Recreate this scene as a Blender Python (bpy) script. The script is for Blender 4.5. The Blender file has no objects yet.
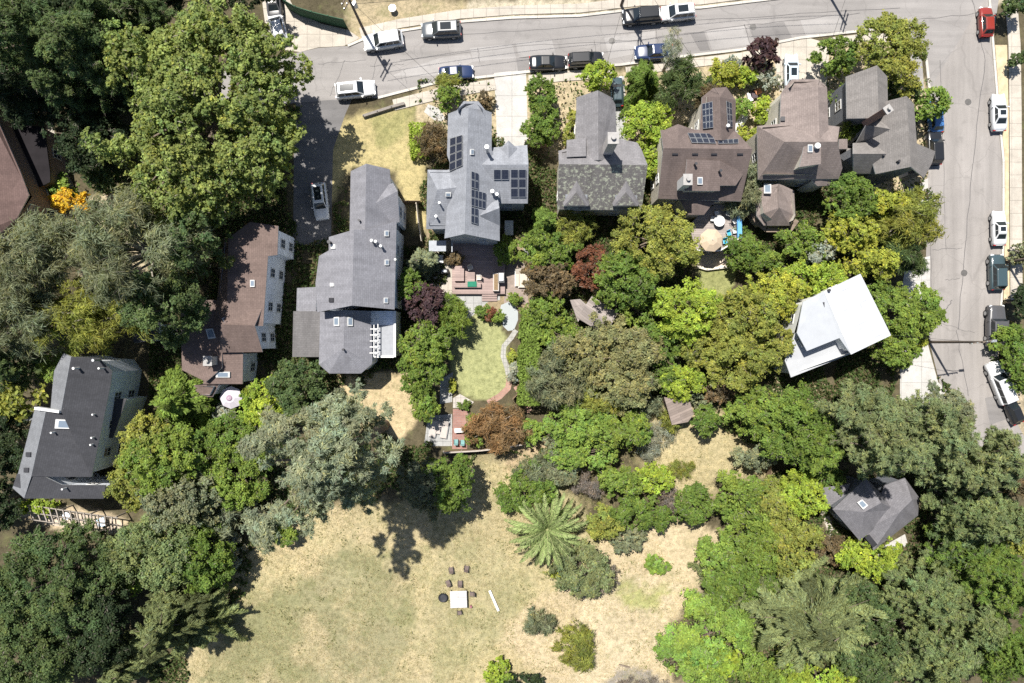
import bpy, math, random
import numpy as np
from mathutils import Vector
R_ = math.radians
H, PPM, CX, CY = 80.0, 1024/120.0, 512.0, 341.5
random.seed(7)
RNG = np.random.default_rng(11)
scene = bpy.context.scene
COL = scene.collection

# ---------------------------------------------------------------- positions
def P(px, py, z=0.0):
    """world point at height z seen at this place of the aerial view"""
    k = (H - z)/H/PPM
    return Vector(((px-CX)*k, -(py-CY)*k, z))

def plane_of(a, b, c):
    n = (b-a).cross(c-a).normalized()
    if n.z < 0: n = -n
    return (a, n)

def on(pl, px, py):
    a, n = pl
    d = P(px, py, 0) - Vector((0, 0, H))
    o = Vector((0, 0, H))
    t = (a-o).dot(n)/d.dot(n)
    return o + d*t

def plane_z(pl, x, y):
    a, n = pl
    return a.z - ((x-a.x)*n.x + (y-a.y)*n.y)/n.z

# ---------------------------------------------------------------- objects
def tag(o, label=None, cat=None, group=None, kind=None):
    if label: o['label'] = label
    if cat: o['category'] = cat
    if group: o['group'] = group
    if kind: o['kind'] = kind
    return o

def thing(name, loc, label, cat, group=None, rz=0.0):
    o = bpy.data.objects.new(name, None); COL.objects.link(o)
    o.location = loc; o.rotation_euler = (0, 0, rz)
    o.empty_display_size = .3
    return tag(o, label, cat, group)

def copy_tree(o, parent=None):
    c = o.copy(); COL.objects.link(c); c.parent = parent
    for ch in list(o.children): copy_tree(ch, c)
    return c

class MB:
    """collects polygons and links them as one mesh object"""
    def __init__(s): s.v = []; s.f = []; s.sm = []
    def poly(s, pts, smooth=False):
        b = len(s.v); s.v += [tuple(p) for p in pts]; s.f.append(tuple(range(b, b+len(pts)))); s.sm.append(smooth)
    def faces(s, pts, fs, smooth=False):
        b = len(s.v); s.v += [tuple(p) for p in pts]
        for f in fs: s.f.append(tuple(i+b for i in f)); s.sm.append(smooth)
        return s
    def box(s, c, d, rz=0.0, top=1.0):
        cx, cy, cz = c; hx, hy, hz = d[0]/2, d[1]/2, d[2]/2
        ca, sa = math.cos(rz), math.sin(rz); pts = []
        for z, k in ((-hz, 1.0), (hz, top)):
            for x, y in ((-hx, -hy), (hx, -hy), (hx, hy), (-hx, hy)):
                x *= k; y *= k
                pts.append((cx+x*ca-y*sa, cy+x*sa+y*ca, cz+z))
        return s.faces(pts, [(0,3,2,1),(4,5,6,7),(0,1,5,4),(1,2,6,5),(2,3,7,6),(3,0,4,7)])
    def bar(s, a, b, w, h=None):
        a = Vector(a); b = Vector(b); h = h or w
        d = (b-a).normalized(); up = Vector((0,0,1)) if abs(d.z) < .95 else Vector((1,0,0))
        u = d.cross(up).normalized()*(w/2); v = u.cross(d).normalized()*(h/2)
        pts = [a-u-v, a+u-v, a+u+v, a-u+v, b-u-v, b+u-v, b+u+v, b-u+v]
        return s.faces(pts, [(0,1,2,3),(7,6,5,4),(0,4,5,1),(1,5,6,2),(2,6,7,3),(3,7,4,0)])
    def tube(s, path, radii, n=8, cap=True):
        rings = []
        path = [Vector(p) for p in path]; ref = Vector((.31, .95, .1)); pts = []
        for i, p in enumerate(path):
            d = (path[min(i+1, len(path)-1)] - path[max(i-1, 0)]).normalized()
            u = d.cross(ref)
            if u.length < .05: u = d.cross(Vector((1,0,0)))
            u.normalize(); w = d.cross(u)
            for k in range(n):
                a = 2*math.pi*k/n
                pts.append(p + (u*math.cos(a) + w*math.sin(a))*radii[i])
        fs = []
        for i in range(len(path)-1):
            for k in range(n):
                fs.append((i*n+k, i*n+(k+1) % n, (i+1)*n+(k+1) % n, (i+1)*n+k))
        s.faces(pts, fs, True)
        if cap:
            m = (len(path)-1)*n
            s.poly(pts[m:m+n]); s.poly(list(reversed(pts[:n])))
        return s
    def cyl(s, c, r, h, n=16, top=None):
        c = Vector(c); return s.tube([c, c+Vector((0,0,h))], [r, r if top is None else top], n)
    def prism(s, pts, z0, z1):
        n = len(pts); a = [(p[0], p[1], z0) for p in pts]; b = [(p[0], p[1], z1) for p in pts]
        s.poly(b); s.poly(list(reversed(a)))
        for i in range(n):
            j = (i+1) % n; s.poly([a[i], a[j], b[j], b[i]])
        return s
    def build(s, name, mat, parent=None, world=True, bevel=0):
        me = bpy.data.meshes.new(name)
        off = Vector((0,0,0))
        if parent is not None and world:
            off = parent.location.copy(); q = parent
            while q.parent: q = q.parent; off += q.location
        me.from_pydata([(x-off.x, y-off.y, z-off.z) for x, y, z in s.v], [], s.f)
        me.polygons.foreach_set('use_smooth', s.sm)
        uvl = me.uv_layers.new(name='UVMap')
        uv = np.empty(len(me.loops)*2, np.float32); k = 0
        V = [Vector(v) for v in s.v]
        for f in s.f:
            n = Vector((0,0,0)); m = len(f)
            for i in range(m):
                p, q = V[f[i]], V[f[(i+1) % m]]
                n.x += (p.y-q.y)*(p.z+q.z); n.y += (p.z-q.z)*(p.x+q.x); n.z += (p.x-q.x)*(p.y+q.y)
            if n.length > 0: n.normalize()
            u = Vector((-n.y, n.x, 0))
            u = u.normalized() if u.length > .02 else Vector((1,0,0))
            w = n.cross(u)
            for i in f:
                uv[k] = V[i].dot(u); uv[k+1] = V[i].dot(w); k += 2
        uvl.data.foreach_set('uv', uv)
        o = bpy.data.objects.new(name, me); COL.objects.link(o)
        if mat: me.materials.append(mat)
        if parent is not None: o.parent = parent
        if bevel:
            b = o.modifiers.new('bevel', 'BEVEL'); b.width = bevel; b.segments = 2; b.limit_method = 'ANGLE'; b.angle_limit = R_(40)
        return o

def npmesh(name, V, Q, mat, parent=None, col=None):
    """quads from numpy arrays"""
    me = bpy.data.meshes.new(name)
    n, m = len(V), len(Q)
    me.vertices.add(n); me.loops.add(4*m); me.polygons.add(m)
    me.vertices.foreach_set('co', np.ascontiguousarray(V, np.float32).ravel())
    me.loops.foreach_set('vertex_index', np.ascontiguousarray(Q, np.int32).ravel())
    me.polygons.foreach_set('loop_start', np.arange(0, 4*m, 4, dtype=np.int32))
    me.update(calc_edges=True)
    if col is not None:
        a = me.color_attributes.new('Col', 'FLOAT_COLOR', 'POINT')
        c = np.ones((n, 4), np.float32); c[:, :3] = col
        a.data.foreach_set('color', c.ravel())
    o = bpy.data.objects.new(name, me); COL.objects.link(o)
    if mat: me.materials.append(mat)
    if parent is not None: o.parent = parent
    return o

# ---------------------------------------------------------------- materials
class NT:
    def __init__(s, name):
        s.m = bpy.data.materials.new(name); s.m.use_nodes = True
        s.t = s.m.node_tree; s.b = s.t.nodes['Principled BSDF']; s.out = s.t.nodes['Material Output']
    def n(s, typ, **kw):
        nd = s.t.nodes.new(typ)
        for k, v in kw.items():
            if k in nd.inputs.keys(): nd.inputs[k].default_value = v
            else: setattr(nd, k, v)
        return nd
    def l(s, a, b): s.t.links.new(a, b)
    def noise(s, vec, scale, detail=4, rough=.6):
        nd = s.n('ShaderNodeTexNoise'); nd.inputs['Scale'].default_value = scale
        nd.inputs['Detail'].default_value = detail; nd.inputs['Roughness'].default_value = rough
        if vec is not None: s.l(vec, nd.inputs['Vector'])
        return nd.outputs['Fac']
    def ramp(s, fac, stops):
        r = s.n('ShaderNodeValToRGB'); e = r.color_ramp.elements
        while len(e) < len(stops): e.new(.5)
        for i, (p, c) in enumerate(stops):
            e[i].position = p; e[i].color = (*c, 1) if len(c) == 3 else c
        s.l(fac, r.inputs['Fac']); return r.outputs['Color']
    def mix(s, a, b, fac, mode='MIX'):
        x = s.n('ShaderNodeMix', data_type='RGBA', blend_type=mode)
        for sock, v in ((x.inputs[0], fac), (x.inputs[6], a), (x.inputs[7], b)):
            if hasattr(v, 'is_linked'): s.l(v, sock)
            elif isinstance(v, tuple): sock.default_value = (*v, 1)
            else: sock.default_value = v
        return x.outputs[2]
    def coord(s, which='Object'):
        return s.n('ShaderNodeTexCoord').outputs[which]
    def pos(s): return s.n('ShaderNodeNewGeometry').outputs['Position']
    def bump(s, h, strength=.4, dist=.03):
        b = s.n('ShaderNodeBump'); b.inputs['Strength'].default_value = strength; b.inputs['Distance'].default_value = dist
        s.l(h, b.inputs['Height']); s.l(b.outputs['Normal'], s.b.inputs['Normal'])
    def fin(s, color=None, rough=.8, spec=.3, metal=0):
        if color is not None:
            if isinstance(color, tuple): s.b.inputs['Base Color'].default_value = (*color, 1)
            else: s.l(color, s.b.inputs['Base Color'])
        s.b.inputs['Roughness'].default_value = rough
        s.b.inputs['Specular IOR Level'].default_value = spec
        s.b.inputs['Metallic'].default_value = metal
        return s.m

def mul(c, k): return tuple(min(1, x*k) for x in c)
MATS = {}
def plain(name, c, rough=.7, var=.15, scale=3.0, spec=.3, metal=0, bump=0):
    if name in MATS: return MATS[name]
    t = NT(name); f = t.noise(t.pos(), scale, 5)
    col = t.ramp(f, [(.25, mul(c, 1-var)), (.75, mul(c, 1+var))])
    if bump: t.bump(f, bump)
    MATS[name] = t.fin(col, rough, spec, metal); return MATS[name]

def shingle(name, c, row=.21, var=.08, stain=.22, moss=None):
    c = mul(c, .9)
    if name in MATS: return MATS[name]
    t = NT(name); uv = t.n('ShaderNodeUVMap', uv_map='UVMap').outputs['UV']
    bk = t.n('ShaderNodeTexBrick'); t.l(uv, bk.inputs['Vector'])
    for k, v in (('Scale', 1.0), ('Mortar Size', .016), ('Mortar Smooth', .4), ('Brick Width', .38), ('Row Height', row), ('Bias', 0.0)):
        bk.inputs[k].default_value = v
    bk.inputs['Color1'].default_value = (*mul(c, 1-var), 1); bk.inputs['Color2'].default_value = (*mul(c, 1+var), 1)
    bk.inputs['Mortar'].default_value = (*mul(c, .74), 1)
    mp = t.n('ShaderNodeMapping'); mp.inputs['Scale'].default_value = (1.3, .22, 1); t.l(uv, mp.inputs['Vector'])
    f = t.noise(mp.outputs['Vector'], 1.0, 6, .65)
    col = t.mix(bk.outputs['Color'], t.ramp(f, [(.3, (1-stain,)*3), (.7, (1+stain*.5,)*3)]), 1.0, 'MULTIPLY')
    f2 = t.noise(uv, 5.0, 6, .75)
    col = t.mix(col, t.ramp(f2, [(.3, (.86,)*3), (.7, (1.1,)*3)]), .8, 'MULTIPLY')
    if moss:
        f3 = t.noise(uv, 2.1, 8, .8)
        col = t.mix(col, t.ramp(t.noise(uv, 6, 4), [(.3, mul(moss, .7)), (.7, mul(moss, 1.2))]), t.ramp(f3, [(.52, (0,0,0)), (.57, (.9,)*3)]))
    t.bump(bk.outputs['Fac'], .25, -.02)
    MATS[name] = t.fin(col, .9, .2); return MATS[name]

def siding(name, c, row=.2, var=.06):
    if name in MATS: return MATS[name]
    t = NT(name); uv = t.n('ShaderNodeUVMap', uv_map='UVMap').outputs['UV']
    bk = t.n('ShaderNodeTexBrick'); t.l(uv, bk.inputs['Vector'])
    for k, v in (('Scale', 1.0), ('Mortar Size', .012), ('Brick Width', 4.0), ('Row Height', row)):
        bk.inputs[k].default_value = v
    bk.inputs['Color1'].default_value = (*mul(c, 1-var), 1); bk.inputs['Color2'].default_value = (*mul(c, 1+var), 1)
    bk.inputs['Mortar'].default_value = (*mul(c, .6), 1)
    col = t.mix(bk.outputs['Color'], t.ramp(t.noise(uv, .8, 6), [(.3, (.82,)*3), (.7, (1.05,)*3)]), 1.0, 'MULTIPLY')
    t.bump(bk.outputs['Fac'], .4, -.02)
    MATS[name] = t.fin(col, .75, .3); return MATS[name]

def planks(name, c, row=.14, var=.18):
    return siding(name, c, row, var)

def bricks(name, c1, c2, mortar, w=.4, h=.2):
    if name in MATS: return MATS[name]
    t = NT(name); uv = t.n('ShaderNodeUVMap', uv_map='UVMap').outputs['UV']
    bk = t.n('ShaderNodeTexBrick'); t.l(uv, bk.inputs['Vector'])
    for k, v in (('Scale', 1.0), ('Mortar Size', .018), ('Brick Width', w), ('Row Height', h)):
        bk.inputs[k].default_value = v
    bk.inputs['Color1'].default_value = (*c1, 1); bk.inputs['Color2'].default_value = (*c2, 1); bk.inputs['Mortar'].default_value = (*mortar, 1)
    col = t.mix(bk.outputs['Color'], t.ramp(t.noise(uv, 1.2, 6), [(.3, (.8,)*3), (.7, (1.1,)*3)]), 1.0, 'MULTIPLY')
    MATS[name] = t.fin(col, .85, .2); return MATS[name]

def glass(name='window_glass', c=(.02, .03, .04), rough=.08):
    if name in MATS: return MATS[name]
    t = NT(name); MATS[name] = t.fin(c, rough, .6); return MATS[name]

def paint(name, c, rough=.28, metal=.0):
    if name in MATS: return MATS[name]
    t = NT(name)
    f = t.noise(t.coord(), 6, 4)
    t.b.inputs['Coat Weight'].default_value = .6; t.b.inputs['Coat Roughness'].default_value = .08
    MATS[name] = t.fin(t.ramp(f, [(.3, mul(c, .93)), (.7, mul(c, 1.04))]), rough, .4, metal); return MATS[name]

def leaf_mat():
    t = NT('foliage')
    a = t.n('ShaderNodeAttribute', attribute_name='Col').outputs['Color']
    t.fin(a, .6, .12)
    tr = t.n('ShaderNodeBsdfTranslucent'); t.l(t.mix(a, (1.5, 1.55, .6), 1.0, 'MULTIPLY'), tr.inputs['Color'])
    mx = t.n('ShaderNodeMixShader'); mx.inputs['Fac'].default_value = .36
    t.l(t.b.outputs[0], mx.inputs[1]); t.l(tr.outputs[0], mx.inputs[2]); t.l(mx.outputs[0], t.out.inputs['Surface'])
    return t.m
LEAF = leaf_mat()

def solar_mat():
    t = NT('solar_cells'); uv = t.n('ShaderNodeUVMap', uv_map='UVMap').outputs['UV']
    bk = t.n('ShaderNodeTexBrick'); t.l(uv, bk.inputs['Vector']); bk.offset = 0
    for k, v in (('Scale', 1.0), ('Mortar Size', .008), ('Brick Width', .16), ('Row Height', .16)):
        bk.inputs[k].default_value = v
    bk.inputs['Color1'].default_value = (.012, .016, .03, 1); bk.inputs['Color2'].default_value = (.016, .02, .036, 1); bk.inputs['Mortar'].default_value = (.06, .065, .08, 1)
    return t.fin(bk.outputs['Color'], .22, .45)
SOLAR = solar_mat()

M_WHITE = plain('white_paint', (.58, .58, .57), .5, .05)
M_METAL = plain('grey_metal', (.42, .43, .44), .4, .1, metal=.6)
M_DARK = plain('dark_metal', (.035, .035, .04), .5, .2)
M_RUB = plain('black_rubber', (.02, .02, .02), .8, .2)
M_BARK = plain('bark', (.14, .11, .085), .9, .35, 4, bump=.6)
M_PALEBARK = plain('pale_bark', (.32, .28, .24), .9, .3, 4, bump=.5)
M_WOOD = planks('weathered_wood', (.20, .155, .12))
M_FENCE = planks('fence_wood', (.24, .17, .11))
M_TRIM = plain('trim_paint', (.5, .5, .49), .55, .06)
GLASS = glass()
SKYGL = glass('skylight_glass', (.16, .2, .25), .12)
# ================================================================ GROUND
def vnoise(x, y, seed=0, oct=4):
    """smooth value noise on arrays"""
    r = np.random.default_rng(seed); T = r.random((64, 64)); out = 0; amp = 1; tot = 0
    for o in range(oct):
        xi = np.floor(x).astype(int); yi = np.floor(y).astype(int); fx = x-xi; fy = y-yi
        fx = fx*fx*(3-2*fx); fy = fy*fy*(3-2*fy)
        a = T[xi % 64, yi % 64]; b = T[(xi+1) % 64, yi % 64]; c = T[xi % 64, (yi+1) % 64]; d = T[(xi+1) % 64, (yi+1) % 64]
        out = out + amp*((a*(1-fx)+b*fx)*(1-fy) + (c*(1-fx)+d*fx)*fy); tot += amp; amp *= .55; x = x*2.03+7.3; y = y*2.03+3.1
    return out/tot

def inside(px, py, poly):
    res = np.zeros(px.shape, bool); n = len(poly)
    for i in range(n):
        x1, y1 = poly[i]; x2, y2 = poly[(i+1) % n]
        if y1 == y2: continue
        c = ((y1 > py) != (y2 > py)) & (px < (x2-x1)*(py-y1)/(y2-y1)+x1)
        res ^= c
    return res

SOIL = (.085, .072, .046); STRAW = (.43, .365, .22); SAND = (.50, .41, .275); GREEN = (.19, .20, .085)
ZONES = [  # colour, edge raggedness in px, outline
    ((.40, .33, .22), 4, [(345,0),(470,0),(460,20),(395,32),(352,45),(348,25)]),
    ((.50, .44, .34), 3, [(470,0),(1024,0),(900,24),(640,8),(460,24)]),
    ((.46, .38, .26), 4, [(412,92),(520,78),(640,70),(760,52),(900,34),(930,90),(925,180),(905,200),(840,185),(760,130),(660,125),(640,160),(555,160),(530,140),(420,150)]),
    ((.45, .38, .20), 4, [(345,118),(412,104),(415,140),(424,165),(428,232),(412,232),(396,172),(350,166),(338,190),(320,232),(318,150)]),
    ((.30, .28, .13), 6, [(375,118),(418,104),(405,130),(385,150),(372,140)]),
    ((.33, .26, .17), 3, [(426,225),(532,225),(532,310),(426,310)]),
    ((.315, .325, .16), 2, [(450,322),(462,310),(500,322),(507,345),(508,385),(490,402),(462,398),(450,370)]),
    ((.29, .30, .13), 2, [(697,262),(738,260),(733,285),(722,303),(700,303)]),
    ((.50, .40, .25), 3, [(340,375),(412,372),(418,420),(400,440),(330,420)]),
    (STRAW, 10, [(170,690),(215,590),(240,545),(300,505),(420,500),(470,455),(530,455),(560,480),(620,560),(640,690)]),
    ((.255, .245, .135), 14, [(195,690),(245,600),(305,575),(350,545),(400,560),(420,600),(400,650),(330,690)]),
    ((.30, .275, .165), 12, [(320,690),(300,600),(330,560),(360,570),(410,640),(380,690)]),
    ((.40, .35, .21), 10, [(440,540),(500,540),(520,580),(500,640),(440,690),(400,690),(430,600)]),
    (STRAW, 8, [(640,400),(700,395),(770,440),(768,478),(720,480),(690,510),(640,480)]),
    (SAND, 7, [(560,585),(600,540),(640,525),(690,520),(730,530),(700,590),(690,600),(655,650),(690,700),(560,700),(500,640),(530,600)]),
    ((.51, .425, .295), 5, [(590,560),(680,585),(660,640),(620,690),(570,690)]),
    ((.36, .36, .16), 9, [(610,585),(672,590),(655,612),(625,610)]),
    ((.30, .27, .24), 5, [(605,683),(618,668),(650,668),(665,690),(600,700)]),
    ((.50, .41, .30), 3, [(45,118),(62,150),(75,215),(58,215),(50,170)]),
    ((.52, .42, .30), 3, [(20,505),(70,505),(130,520),(125,535),(60,530),(20,515)]),
    ((.50, .42, .30), 4, [(60,205),(130,190),(150,290),(110,330),(90,300)]),
    ((.34, .28, .2), 5, [(195,395),(235,395),(235,450),(205,440)]),
    ((.42, .35, .24), 3, [(770,350),(790,385),(830,385),(815,405),(770,395)]),
    ((.44, .37, .27), 3, [(990,340),(1024,330),(1024,440),(1005,420)]),
    ((.45, .35, .23), 4, [(515,440),(560,440),(560,470),(530,480),(500,470)]),
    ((.50, .43, .32), 2, [(815,505),(838,548),(880,560),(900,555),(870,545),(838,530)]),
    ((.28, .24, .18), 5, [(560,290),(640,280),(640,330),(560,330)]),
]
def build_ground():
    nx, ny = 420, 320
    gx = np.linspace(-84, 84, nx); gy = np.linspace(-64, 64, ny)
    X, Y = np.meshgrid(gx, gy, indexing='ij')
    px = X*PPM+CX; py = CY-Y*PPM
    C = np.empty((nx, ny, 3)); n0 = vnoise(X*.35+40, Y*.35+40, 1)
    C[:] = np.array(SOIL)*(.7+.7*n0[..., None])
    for k, (c, rag, poly) in enumerate(ZONES):
        acc = np.zeros(px.shape)
        for s in range(3):   # three ragged copies of the outline, averaged, soften the edge
            dx = (vnoise(X*.5+50, Y*.5+50, 10+k*7+s)-.5)*rag*4; dy = (vnoise(X*.5+90, Y*.5+20, 300+k*7+s)-.5)*rag*4
            acc += inside(px+dx, py+dy, poly)
        m = (acc/3)[..., None]
        var = (.82+.36*vnoise(X*.22+30, Y*.22+60, 60+k))[..., None]
        C = C*(1-m) + np.array(c)*.82*var*m
    big = vnoise(X*.16+15, Y*.16+5, 901, 5); fine = vnoise(X*.9+15, Y*.9+5, 902, 3)
    fm = inside(px, py, ZONES[9][2]) & ~inside(px, py, ZONES[14][2]); mm = np.clip((big*.7+fine*.3-.46)*5, 0, 1)*.55*fm
    C = C*(1-mm[..., None]) + np.array((.22,.215,.115))*mm[..., None]
    m2 = np.clip((vnoise(X*.3+70, Y*.3+25, 903, 4)-.56)*6, 0, 1)*.5*fm; C = C*(1-m2[..., None]) + np.array((.42,.34,.22))*m2[..., None]
    V = np.stack([X, Y, np.zeros_like(X)], -1).reshape(-1, 3)
    i = np.arange(nx*ny).reshape(nx, ny)
    Q = np.stack([i[:-1,:-1], i[1:,:-1], i[1:,1:], i[:-1,1:]], -1).reshape(-1, 4)
    # far apron to the horizon
    b = len(V); far = 600
    ap = np.array([[-far,-far,0],[far,-far,0],[far,far,0],[-far,far,0],[-84,-64,0],[84,-64,0],[84,64,0],[-84,64,0]], float)
    V = np.vstack([V, ap]); Q = np.vstack([Q, b+np.array([[0,1,5,4],[1,2,6,5],[2,3,7,6],[3,0,4,7]])])
    col = np.vstack([C.reshape(-1,3), np.tile(np.array([.16,.15,.08]), (8,1))])
    t = NT('ground_soil_and_grass'); a = t.n('ShaderNodeAttribute', attribute_name='Col').outputs['Color']
    p = t.pos()
    c = t.mix(a, t.ramp(t.noise(p, 1.6, 9, .75), [(.3, (.5,.5,.42)), (.5, (1,1,1)), (.7, (1.4,1.34,1.28))]), 1.0, 'MULTIPLY')
    c = t.mix(c, t.ramp(t.noise(p, 7.0, 6, .8), [(.3, (.55,.6,.45)), (.55, (1,1,1)), (.75, (1.45,1.4,1.3))]), .8, 'MULTIPLY')
    c = t.mix(c, (.14, .15, .06), t.ramp(t.noise(p, .45, 8, .7), [(.54, (0,0,0)), (.68, (.5,.5,.5))]))
    t.bump(t.noise(p, 5.0, 8, .75), .8, .12)
    o = npmesh('ground', V, Q, t.fin(c, .95, .1), None, col); tag(o, kind='structure')
build_ground()

def asphalt_mat(name, c, cracks=True):
    c = mul(c, .88)
    t = NT(name); p = t.pos()
    col = t.ramp(t.noise(p, .12, 7, .65), [(.3, mul(c, .84)), (.7, mul(c, 1.12))])
    col = t.mix(col, t.ramp(t.noise(p, 9, 6, .8), [(.3, (.8,)*3), (.7, (1.16,)*3)]), .8, 'MULTIPLY')
    mp = t.n('ShaderNodeMapping'); mp.inputs['Scale'].default_value = (.9, .06, 1) if 'cross' in name else (.06, .9, 1); t.l(p, mp.inputs['Vector'])
    col = t.mix(col, t.ramp(t.noise(mp.outputs['Vector'], 1.0, 5, .6), [(.35, (.86,)*3), (.65, (1.08,)*3)]), 1.0, 'MULTIPLY')
    if cracks:
        wn = t.n('ShaderNodeTexNoise'); wn.inputs['Scale'].default_value = .5; t.l(p, wn.inputs['Vector'])
        pv = t.n('ShaderNodeVectorMath', operation='MULTIPLY_ADD'); t.l(wn.outputs['Color'], pv.inputs[0]); pv.inputs[1].default_value = (2, 2, 0); t.l(p, pv.inputs[2])
        vo = t.n('ShaderNodeTexVoronoi', feature='DISTANCE_TO_EDGE'); vo.inputs['Scale'].default_value = .17; t.l(pv.outputs[0], vo.inputs['Vector'])
        col = t.mix(col, mul(c, .62), t.ramp(vo.outputs['Distance'], [(.003, (.4,)*3), (.010, (0,0,0))]))
    col = t.mix(col, mul(c, .55), t.ramp(t.noise(p, .6, 3, .5), [(.60, (0,0,0)), (.74, (.45,)*3)]))
    t.bump(t.noise(p, 14, 4), .3, .01)
    return t.fin(col, .85, .3)
def concrete_mat(name, c, joints=1.5):
    c = mul(c, .82)
    t = NT(name); p = t.pos()
    col = t.ramp(t.noise(p, .5, 8, .7), [(.3, mul(c, .8)), (.7, mul(c, 1.15))])
    col = t.mix(col, t.ramp(t.noise(p, 8, 5, .8), [(.3, (.84,)*3), (.7, (1.12,)*3)]), .8, 'MULTIPLY')
    col = t.mix(col, mul(c, .6), t.ramp(t.noise(p, 1.4, 5, .7), [(.62, (0,0,0)), (.75, (.5,)*3)]))
    uv = t.n('ShaderNodeUVMap', uv_map='UVMap').outputs['UV']
    bk = t.n('ShaderNodeTexBrick'); t.l(uv, bk.inputs['Vector']); bk.offset = 0
    for k, v in (('Scale', 1.0), ('Mortar Size', .03), ('Brick Width', joints), ('Row Height', joints)): bk.inputs[k].default_value = v
    bk.inputs['Color1'].default_value = (1,1,1,1); bk.inputs['Color2'].default_value = (.93,.93,.93,1); bk.inputs['Mortar'].default_value = (.6,.6,.6,1)
    col = t.mix(col, bk.outputs['Color'], 1.0, 'MULTIPLY')
    t.bump(t.noise(p, 12, 4), .3, .01)
    return t.fin(col, .85, .25)
M_ASPH = asphalt_mat('asphalt', (.27, .255, .245)); M_ASPHX = asphalt_mat('asphalt_cross', (.285, .265, .25))
M_PATCH = asphalt_mat('asphalt_patch', (.32, .305, .295), False); M_PATCHD = asphalt_mat('asphalt_dark_patch', (.20, .19, .185), False)
M_DRIVE = asphalt_mat('asphalt_drive', (.16, .155, .155))
M_CONC = concrete_mat('concrete', (.50, .455, .39)); M_CONCW = concrete_mat('pale_concrete', (.50, .485, .46), 2.4); M_STONE = concrete_mat('stepping_stone', (.42,.41,.38), .5); M_SLAB = concrete_mat('grey_slabs', (.40, .40, .39), .9)
M_TAR = plain('tar', (.10, .095, .095), .6, .2)

def sheet(name, pts, mat, lev, thick=None):
    z = .004*lev
    m = MB(); q = [P(x, y) for x, y in pts]
    if sum(q[i].x*q[(i+1) % len(q)].y-q[(i+1) % len(q)].x*q[i].y for i in range(len(q))) < 0: q.reverse()
    if thick: m.prism(q, -.05, thick)
    else: m.poly([(p.x, p.y, z) for p in q])
    return tag(m.build(name, mat), kind='structure')

def ribbon(pts, w):
    q = [Vector(p) for p in pts]; L = []; Rr = []
    for i, p in enumerate(q):
        d = (q[min(i+1, len(q)-1)]-q[max(i-1, 0)]).normalized(); n = Vector((-d.y, d.x))
        L.append(p+n*w/2); Rr.append(p-n*w/2)
    return [tuple(p) for p in L] + [tuple(p) for p in reversed(Rr)]

UP = [(300,52),(318,48),(348,46),(362,40),(402,31),(460,22),(512,18),(580,16),(640,9),(700,8),(740,3),(800,-4),(900,-10)]
LOW = [(262,106),(330,100),(378,98),(440,82),(512,74),(560,68),(620,65),(680,57),(740,50),(800,38),(872,30),(898,31),(915,40),(926,60),(929,90)]
RL = [(929,90),(934,130),(927,180),(926,260),(929,340),(940,385),(962,425),(990,470)]
RR = [(1042,470),(1018,425),(998,385),(996,357),(1001,300),(1003,230),(1003,160),(998,110),(994,60),(989,0),(986,-60)]
sheet('road', [(200,80),(240,66)]+UP+[(1000,-10),(990,60),(929,90)]+LOW[-2::-1]+[(200,112)], M_ASPH, 2)
sheet('road', RL+RR[:-1]+[(985,-2)], M_ASPHX, 3)
sheet('driveway', [(296,101),(352,99),(345,115),(333,150),(331,245),(293,245),(294,150)], M_DRIVE, 1)
sheet('driveway', [(494,73),(526,70),(528,140),(527,148),(497,148),(496,110)], M_CONCW, 4)
sheet('driveway', [(772,43),(806,37),(830,44),(826,90),(779,92)], M_CONC, 4)
sheet('driveway', [(612,78),(624,76),(627,140),(612,140)], M_SLAB, 4)
sheet('driveway', [(906,262),(930,256),(930,300),(900,300)], M_CONCW, 4)
sheet('driveway', [(900,352),(928,345),(938,382),(955,400),(930,420),(900,400)], M_CONCW, 4)
sheet('driveway', [(905,190),(928,178),(928,205),(905,212)], M_CONCW, 4)
sheet('driveway', [(262,0),(290,0),(296,12),(322,24),(348,30),(360,38),(344,46),(318,47.5),(300,52),(285,50),(266,30)], M_CONC, 4)

def kerbed(name, line, off_in, w, side, mat=M_CONC, h=.10):
    """a raised walk with its kerb running beside the road edge"""
    q = [Vector(p) for p in line]; near = []; far = []
    for i, p in enumerate(q):
        d = (q[min(i+1, len(q)-1)]-q[max(i-1, 0)]).normalized(); n = Vector((-d.y, d.x))*side
        near.append(tuple(p+n*off_in)); far.append(tuple(p+n*(off_in+w)))
    sheet(name, near+far[::-1], mat, 5, h)
M_KERB = concrete_mat('kerb_concrete', (.56, .53, .48), 3.0)
kerbed('kerb', UP[2:], -1.2, 2.4, -1, M_KERB, .13)
kerbed('kerb', LOW[2:], -1.2, 2.4, 1, M_KERB, .13)
kerbed('kerb', [p for p in RR if p[1] < 360], -1.2, 2.2, 1, M_KERB, .13)
kerbed('sidewalk', UP[3:], 3, 9, -1)
kerbed('sidewalk', [(392,98),(440,86),(494,77)], 2, 11, 1)
kerbed('sidewalk', [(528,73.5),(560,69.5),(612,66.5)], 2, 10, 1)
kerbed('sidewalk', [(625,65.5),(680,58),(740,51),(771,44)], 2, 9, 1)
kerbed('sidewalk', [(830,36),(872,31),(896,33)], 2, 8, 1)
kerbed('sidewalk', [(1003,-20),(1008,45),(1009,110),(1010,300)], 0, 12, -1)
# tan dirt verge between kerb and walk on the cross street
sheet('verge', [(995,45),(1007,45),(1008.5,110),(1009.5,300),(1003.5,300),(1005,230),(1005,160),(1000,110)], plain('verge_dirt', (.46,.37,.24), .95, .3, 1.2, bump=.6), 4)
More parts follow.
